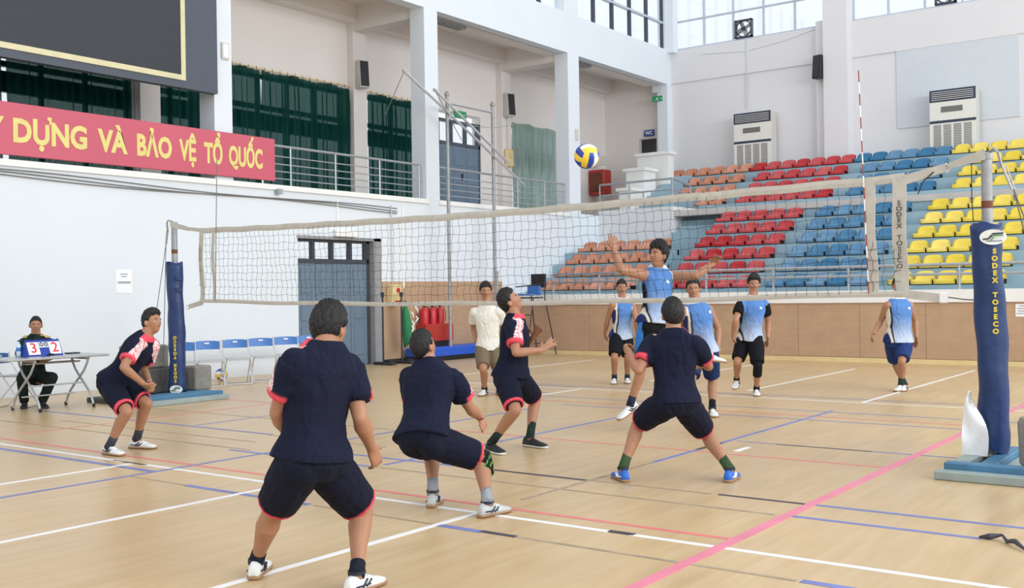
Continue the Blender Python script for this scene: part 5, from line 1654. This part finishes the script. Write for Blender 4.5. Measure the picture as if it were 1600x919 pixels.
# joint positions in metres (P pelvis, N neck base, H head, S shoulder, E elbow, W wrist, F fingertip, H? hip, K knee, A ankle, T toe)
POSES = {
    'front': dict(P=(-3.886, 3.566, 0.687), N=(-3.846, 3.615, 1.189), H=(-3.903, 3.718, 1.303), SL=(-3.856, 3.439, 1.159), SR=(-3.838, 3.785, 1.119), EL=(-3.986, 3.433, 0.9), ER=(-3.73, 3.747, 0.855), WL=(-4.053, 3.61, 0.734), WR=(-3.803, 3.902, 0.675), FL=(-4.169, 3.73, 0.701), FR=(-3.837, 4.001, 0.545), HL=(-3.861, 3.469, 0.665), HR=(-3.902, 3.652, 0.638), KL=(-4.143, 3.537, 0.389), KR=(-3.908, 3.943, 0.342), AL=(-4.37, 3.611, 0.085), AR=(-3.711, 3.689, 0.1), TL=(-4.48, 3.755, 0.03), TR=(-3.734, 3.87, 0.03)),
    'brace': dict(P=(-4.726, 5.348, 0.511), N=(-4.836, 5.557, 0.947), H=(-4.886, 5.546, 1.101), SL=(-5.004, 5.528, 0.895), SR=(-4.667, 5.591, 0.893), EL=(-5.027, 5.613, 0.639), ER=(-4.644, 5.746, 0.668), WL=(-5.074, 5.841, 0.572), WR=(-4.698, 5.957, 0.558), FL=(-5.001, 5.766, 0.44), FR=(-4.568, 5.856, 0.523), HL=(-4.815, 5.355, 0.474), HR=(-4.633, 5.332, 0.481), KL=(-4.972, 5.724, 0.361), KR=(-4.473, 5.681, 0.33), AL=(-4.778, 5.495, 0.102), AR=(-4.254, 5.437, 0.091), TL=(-4.87, 5.656, 0.04), TR=(-4.233, 5.612, 0.015)),
    'profile': dict(P=(-5.872, 7.903, 0.703), N=(-5.837, 7.937, 1.214), H=(-5.877, 7.909, 1.387), SL=(-5.914, 8.098, 1.162), SR=(-5.754, 7.78, 1.161), EL=(-5.963, 8.249, 0.923), ER=(-5.646, 7.671, 0.923), WL=(-5.776, 8.14, 1.051), WR=(-5.514, 7.887, 0.94), FL=(-5.654, 8.094, 1.162), FR=(-5.436, 8.008, 1.031), HL=(-5.871, 7.993, 0.666), HR=(-5.879, 7.814, 0.674), KL=(-5.9, 8.334, 0.426), KR=(-5.633, 7.637, 0.4), AL=(-5.821, 8.114, 0.091), AR=(-5.918, 7.643, 0.092), TL=(-5.628, 8.091, 0.036), TR=(-5.746, 7.571, 0.03)),
    'back_right': dict(P=(-3.783, 7.201, 0.631), N=(-3.807, 7.229, 1.122), H=(-3.836, 7.271, 1.276), SL=(-3.979, 7.191, 1.072), SR=(-3.636, 7.265, 1.066), EL=(-3.995, 7.008, 0.861), ER=(-3.634, 7.468, 0.872), WL=(-4.155, 7.133, 0.999), WR=(-3.778, 7.662, 0.922), FL=(-4.276, 7.241, 1.031), FR=(-3.844, 7.778, 0.82), HL=(-3.816, 7.111, 0.61), HR=(-3.746, 7.283, 0.587), KL=(-4.148, 7.259, 0.424), KR=(-3.733, 7.602, 0.332), AL=(-4.152, 7.018, 0.099), AR=(-3.454, 7.432, 0.097), TL=(-4.289, 7.133, 0.028), TR=(-3.486, 7.608, 0.025)),
    'left_player': dict(P=(-9.134, 5.845, 0.666), N=(-8.881, 6.018, 1.074), H=(-8.84, 6.076, 1.236), SL=(-8.967, 6.17, 1.009), SR=(-8.795, 5.862, 1.031), EL=(-9.11, 6.153, 0.761), ER=(-8.726, 5.685, 0.829), WL=(-8.9, 6.087, 0.636), WR=(-8.715, 5.883, 0.662), FL=(-8.742, 6.035, 0.591), FR=(-8.764, 6.028, 0.585), HL=(-9.201, 5.918, 0.642), HR=(-9.079, 5.775, 0.625), KL=(-8.849, 6.014, 0.455), KR=(-8.724, 5.712, 0.41), AL=(-9.069, 6.042, 0.099), AR=(-8.952, 5.667, 0.076), TL=(-8.892, 6.112, 0.05), TR=(-8.76, 5.674, 0.023)),
    'white': dict(P=(-9.294, 11.969, 0.707), N=(-9.292, 11.933, 1.267), H=(-9.302, 11.924, 1.505), SL=(-9.124, 12.008, 1.196), SR=(-9.459, 11.858, 1.201), EL=(-9.188, 12.192, 0.964), ER=(-9.601, 11.994, 0.975), WL=(-9.093, 12.046, 0.766), WR=(-9.458, 11.883, 0.779), FL=(-9.09, 12.038, 0.586), FR=(-9.522, 11.991, 0.65), HL=(-9.229, 12.041, 0.667), HR=(-9.361, 11.899, 0.671), KL=(-9.001, 11.795, 0.379), KR=(-9.142, 11.637, 0.393), AL=(-9.184, 12.058, 0.09), AR=(-9.322, 11.889, 0.09), TL=(-9.034, 11.92, 0.042), TR=(-9.246, 11.701, 0.042)),
    'jumper': dict(P=(-5.407, 9.83, 1.131), N=(-5.387, 9.893, 1.679), H=(-5.348, 9.826, 1.837), SL=(-5.314, 10.065, 1.625), SR=(-5.461, 9.719, 1.645), EL=(-5.014, 10.037, 1.621), ER=(-5.572, 9.442, 1.684), WL=(-4.897, 10.234, 1.761), WR=(-5.693, 9.499, 1.916), FL=(-4.779, 10.129, 1.851), FR=(-5.767, 9.587, 2.057), HL=(-5.388, 9.928, 1.095), HR=(-5.427, 9.731, 1.102), KL=(-5.39, 10.06, 0.661), KR=(-5.54, 9.788, 0.677), AL=(-5.052, 10.331, 0.787), AR=(-5.661, 9.744, 0.26), TL=(-4.877, 10.454, 0.71), TR=(-5.707, 9.576, 0.135)),
    'blue_left': dict(P=(-8.549, 14.467, 0.789), N=(-8.472, 14.375, 1.313), H=(-8.479, 14.369, 1.524), SL=(-8.382, 14.532, 1.247), SR=(-8.558, 14.214, 1.253), EL=(-8.248, 14.414, 1.012), ER=(-8.708, 14.301, 1.014), WL=(-8.303, 14.543, 0.795), WR=(-8.814, 14.39, 0.795), FL=(-8.355, 14.652, 0.667), FR=(-8.878, 14.491, 0.666), HL=(-8.513, 14.553, 0.744), HR=(-8.59, 14.381, 0.762), KL=(-8.355, 14.32, 0.411), KR=(-8.488, 14.134, 0.424), AL=(-8.501, 14.543, 0.088), AR=(-8.628, 14.358, 0.093), TL=(-8.393, 14.375, 0.034), TR=(-8.545, 14.179, 0.038)),
    'blue_mid': dict(P=(-5.534, 11.205, 0.784), N=(-5.587, 11.151, 1.294), H=(-5.604, 11.142, 1.482), SL=(-5.491, 11.301, 1.245), SR=(-5.681, 11.003, 1.226), EL=(-5.434, 11.436, 1.001), ER=(-5.789, 11.142, 0.997), WL=(-5.39, 11.319, 0.778), WR=(-5.763, 11.099, 0.75), FL=(-5.444, 11.428, 0.656), FR=(-5.764, 11.095, 0.578), HL=(-5.441, 11.198, 0.746), HR=(-5.629, 11.212, 0.756), KL=(-5.52, 11.44, 0.403), KR=(-5.553, 10.956, 0.428), AL=(-5.41, 11.2, 0.092), AR=(-5.681, 11.165, 0.097), TL=(-5.303, 11.041, 0.029), TR=(-5.566, 11.009, 0.035)),
    'blue_sleeves': dict(P=(-5.988, 13.611, 0.815), N=(-5.939, 13.609, 1.327), H=(-5.924, 13.615, 1.537), SL=(-5.831, 13.745, 1.258), SR=(-6.05, 13.472, 1.264), EL=(-5.839, 13.885, 1.01), ER=(-6.058, 13.29, 1.045), WL=(-5.795, 13.772, 0.792), WR=(-6.143, 13.387, 0.83), FL=(-5.845, 13.888, 0.679), FR=(-6.189, 13.506, 0.718), HL=(-5.899, 13.586, 0.78), HR=(-6.08, 13.637, 0.784), KL=(-5.798, 13.417, 0.413), KR=(-6.076, 13.37, 0.468), AL=(-5.917, 13.639, 0.093), AR=(-6.216, 13.653, 0.21), TL=(-5.835, 13.467, 0.035), TR=(-6.171, 13.485, 0.116)),
    'blue_right': dict(P=(-4.45, 15.222, 0.741), N=(-4.443, 15.223, 1.276), H=(-4.44, 15.223, 1.49), SL=(-4.332, 15.36, 1.213), SR=(-4.554, 15.084, 1.218), EL=(-4.3, 15.519, 0.975), ER=(-4.687, 15.187, 0.983), WL=(-4.261, 15.432, 0.74), WR=(-4.749, 15.028, 0.797), FL=(-4.294, 15.545, 0.615), FR=(-4.738, 14.878, 0.713), HL=(-4.385, 15.287, 0.702), HR=(-4.516, 15.158, 0.704), KL=(-4.336, 14.965, 0.423), KR=(-4.562, 15.43, 0.375), AL=(-4.411, 15.177, 0.085), AR=(-4.376, 15.219, 0.094), TL=(-4.425, 14.982, 0.026), TR=(-4.361, 15.028, 0.055)),
    'officer': dict(P=(-13.936, 7.675, 0.421), N=(-13.914, 7.718, 0.94), H=(-13.9, 7.71, 1.121), SL=(-13.763, 7.805, 0.889), SR=(-14.068, 7.633, 0.893), EL=(-13.536, 7.749, 0.73), ER=(-13.898, 7.467, 0.737), WL=(-13.366, 7.577, 0.675), WR=(-13.663, 7.411, 0.677), FL=(-13.535, 7.59, 0.661), FR=(-13.757, 7.551, 0.658), HL=(-13.847, 7.708, 0.392), HR=(-14.019, 7.636, 0.384), KL=(-13.426, 7.67, 0.42), KR=(-13.681, 7.381, 0.416), AL=(-13.646, 7.642, 0.088), AR=(-13.862, 7.509, 0.085), TL=(-13.457, 7.591, 0.042), TR=(-13.694, 7.408, 0.04)),
}

def brace(name, J, s, t0, t1, r, colfn, root, k):
    """knee sleeve following thigh and shank"""
    H_, K_, A_ = J['H' + s], J['K' + s], J['A' + s]
    b = MB()
    b.tube([K_.lerp(H_, t0), K_.lerp(H_, t0 * .5), K_ + (K_ - (H_ + A_) / 2).normalized() * .006, K_.lerp(A_, t1 * .5), K_.lerp(A_, t1)], [r * 1.22, r * 1.1, r, r * 1.02, r * 1.0], 20)
    me = bpy.data.meshes.new(name); me.from_pydata([tuple(v) for v in b.v], [], b.f)
    # refine so the colours follow the knit pattern
    import bmesh
    bm = bmesh.new(); bm.from_mesh(me); bmesh.ops.subdivide_edges(bm, edges=bm.edges[:], cuts=3, use_grid_fill=True); bm.to_mesh(me); bm.free()
    return finish(me, name, 'cloth', root, colfn)

root, J, hf, hc, k = person(POSES['front'], 1.70, cam_dir(.50, .08, .85), 'player in navy shirt and shorts seen from behind, largest figure, legs apart in the foreground',
    kit(shoe=('shoe_white', 'sole_gum', 'stripe_navy'), sock=lin(30, 34, 46), sockh=.06, hem=-.03, hemflare=.97), curl=(.6, .5), style=dict(t=.024, top=.45, spike=.012), back=(None, cam_dir(.6, .2, -.75)),
    spec=dict(voxel=.007, bulk=1.12))
root, J, hf, hc, k = person(POSES['brace'], 1.68, cam_dir(.62, .30, .72), 'crouching navy player with a green and black brace on the right knee, seen from behind',
    kit(shoe=('shoe_grey', 'sole_gum', 'stripe_navy'), sock=lin(150, 154, 160), sockh=.11, hem=-.08, hemflare=.97, pad=.018), curl=(.6, .6), style=dict(t=.014, top=.4, spike=.004), spec=dict(voxel=.007, bulk=1.10))
def bc(P):
    K_ = np.array(J['K' + 'R']); C = np.tile(lin(26, 30, 30), (len(P), 1)); g = lin(126, 206, 62)
    z = P[:, 2] - K_[2]
    C[(z < -.105)] = g
    m_ = np.abs(np.sin(z * 70 + 2.2 * np.sin((P[:, 0] + P[:, 1]) * 28))) < .22; C[m_ & (z > -.09)] = g
    return C
brace('knee_brace', J, 'R', .40, .34, .064, bc, root, k)
person(POSES['profile'], 1.72, cam_dir(.80, .62, -.12), 'navy player in profile looking up at the ball with both hands raised in front',
    kit(shoe=('shoe_black', 'sole_white', 'dark_steel'), sock=lin(36, 52, 46), sockh=.15, hem=-.05, hemflare=.95), curl=(.15, .15), style=dict(t=.020, top=.6, spike=.008),
    back=(cam_dir(.2, .1, 1), cam_dir(-.5, .3, -.9)), spec=dict(voxel=.008, hup=cam_dir(-.6, .8, 0), thumb=Vector((0, 0, 1)), bulk=1.02, spread=.9))
person(POSES['back_right'], 1.68, cam_dir(-.05, .12, 1), 'navy player from behind in a wide stance below the jumping spiker, wearing blue shoes',
    kit(shoe=('shoe_blue', 'sole_gum', 'paper'), sock=lin(62, 84, 58), sockh=.12, hem=-.05, hemflare=.96), curl=(1.25, .6), style=dict(t=.018, top=.8, spike=.010, knot=True), spec=dict(voxel=.0075, bulk=1.05))
person(POSES['left_player'], 1.72, cam_dir(.90, .22, -.36), 'navy player bending forward with hands together near the left net post',
    kit(sock=lin(62, 68, 76), sockh=.12, hem=-.05, hemflare=.95), curl=(.8, .8), style=dict(t=.014, top=1.0, spike=.008, front=.012), back=(cam_dir(.2, .5, 1), cam_dir(-.3, .3, -1)), spec=dict(voxel=.008, thumb=Vector((0, 0, 1))))
person(POSES['white'], 1.80, cam_dir(.12, -.02, -1), 'man in a cream t-shirt and brown shorts standing behind the net',
    dict(shirt='white', sleeve=.60, short=.86, shorts=lin(118, 104, 84), sock=lin(40, 44, 52), sockh=.06, hem=-.10, pad=.018), curl=(.5, .5), style=dict(t=.016, top=.9, spike=.008), spec=dict(voxel=.009, bulk=.95))
person(POSES['jumper'], 1.82, cam_dir(-.72, .22, -.66), 'jumping player in a light blue sleeveless jersey, arms spread wide behind the net',
    vest(side=lin(60, 130, 214), hem=-.02), curl=(.35, .3), style=dict(t=.022, top=.6, spike=.035), back=(cam_dir(0, .2, 1), cam_dir(-.3, .3, 1)), spec=dict(voxel=.008, flat=False, bulk=.95, thumb=Vector((0, 0, 1)), spread=.9))
person(POSES['blue_left'], 1.76, cam_dir(.0, -.05, -1), 'light blue jersey player in black shorts at the back left of the spiker',
    vest(side=lin(50, 56, 150)), curl=(.5, .5), style=dict(t=.014, top=.6, spike=.006), spec=dict(voxel=.0095))
person(POSES['blue_mid'], 1.74, cam_dir(-.15, .05, -1), 'light blue jersey player partly hidden behind the wide-stance navy player',
    vest(shorts=lin(34, 52, 96), sock=lin(30, 30, 34), sockh=.10), curl=(.5, .5), style=dict(t=.014, top=.6, spike=.006), spec=dict(voxel=.009))
root, J, hf, hc, k = person(POSES['blue_sleeves'], 1.72, cam_dir(-.12, .0, -1), 'player in light blue jersey with black undershirt sleeves and a black knee sleeve',
    vest(sleeve=.55, under=True, sock=lin(26, 28, 32), sockh=.06), curl=(.5, .5), style=dict(t=.020, top=.9, spike=.012, front=.016), spec=dict(voxel=.009))
brace('knee_sleeve', J, 'L', .35, .36, .062, lambda P: np.tile(BLACK, (len(P), 1)), root, k)
person(POSES['blue_right'], 1.74, cam_dir(-.2, .0, -1), 'light blue jersey player in navy shorts, face hidden by the net band',
    vest(shorts=lin(38, 58, 112), sock=lin(46, 62, 62), sockh=.14), curl=(.5, .5), style=dict(t=.014, top=.6, spike=.006), spec=dict(voxel=.009, bulk=1.06))
root, J, hf, hc, k = person(POSES['officer'], 1.70, cam_dir(.42, .0, -.9), 'officer in dark green uniform with golden shoulder boards seated behind the table',
    dict(shirt='uniform', sleeve=1.5, short=1.5, shorts=lin(26, 38, 36), shoe=('shoe_black', 'shoe_black', 'shoe_black'), pad=.014, hem=-.04), curl=(.6, .6), style=dict(t=.010, top=.6, spike=.003), spec=dict(voxel=.009, flat=True))
upv = (J['N'] - J['P']).normalized()
for s in 'LR':
    a = J['N'].lerp(J['S' + s], .42) + upv * .05 ; c = J['N'].lerp(J['S' + s], 1.05) + upv * .062
    d = (c - a); fr = upv.cross(d).normalized()
    m_ = MB(); m_.obox((a + c) / 2 + Vector((0, 0, .012)), d * .5, fr * .036, d.cross(fr).normalized() * .006)
    m_.build('shoulder_board', M['gold_braid'] if 'gold_braid' in M else M['banner_yellow'], root)
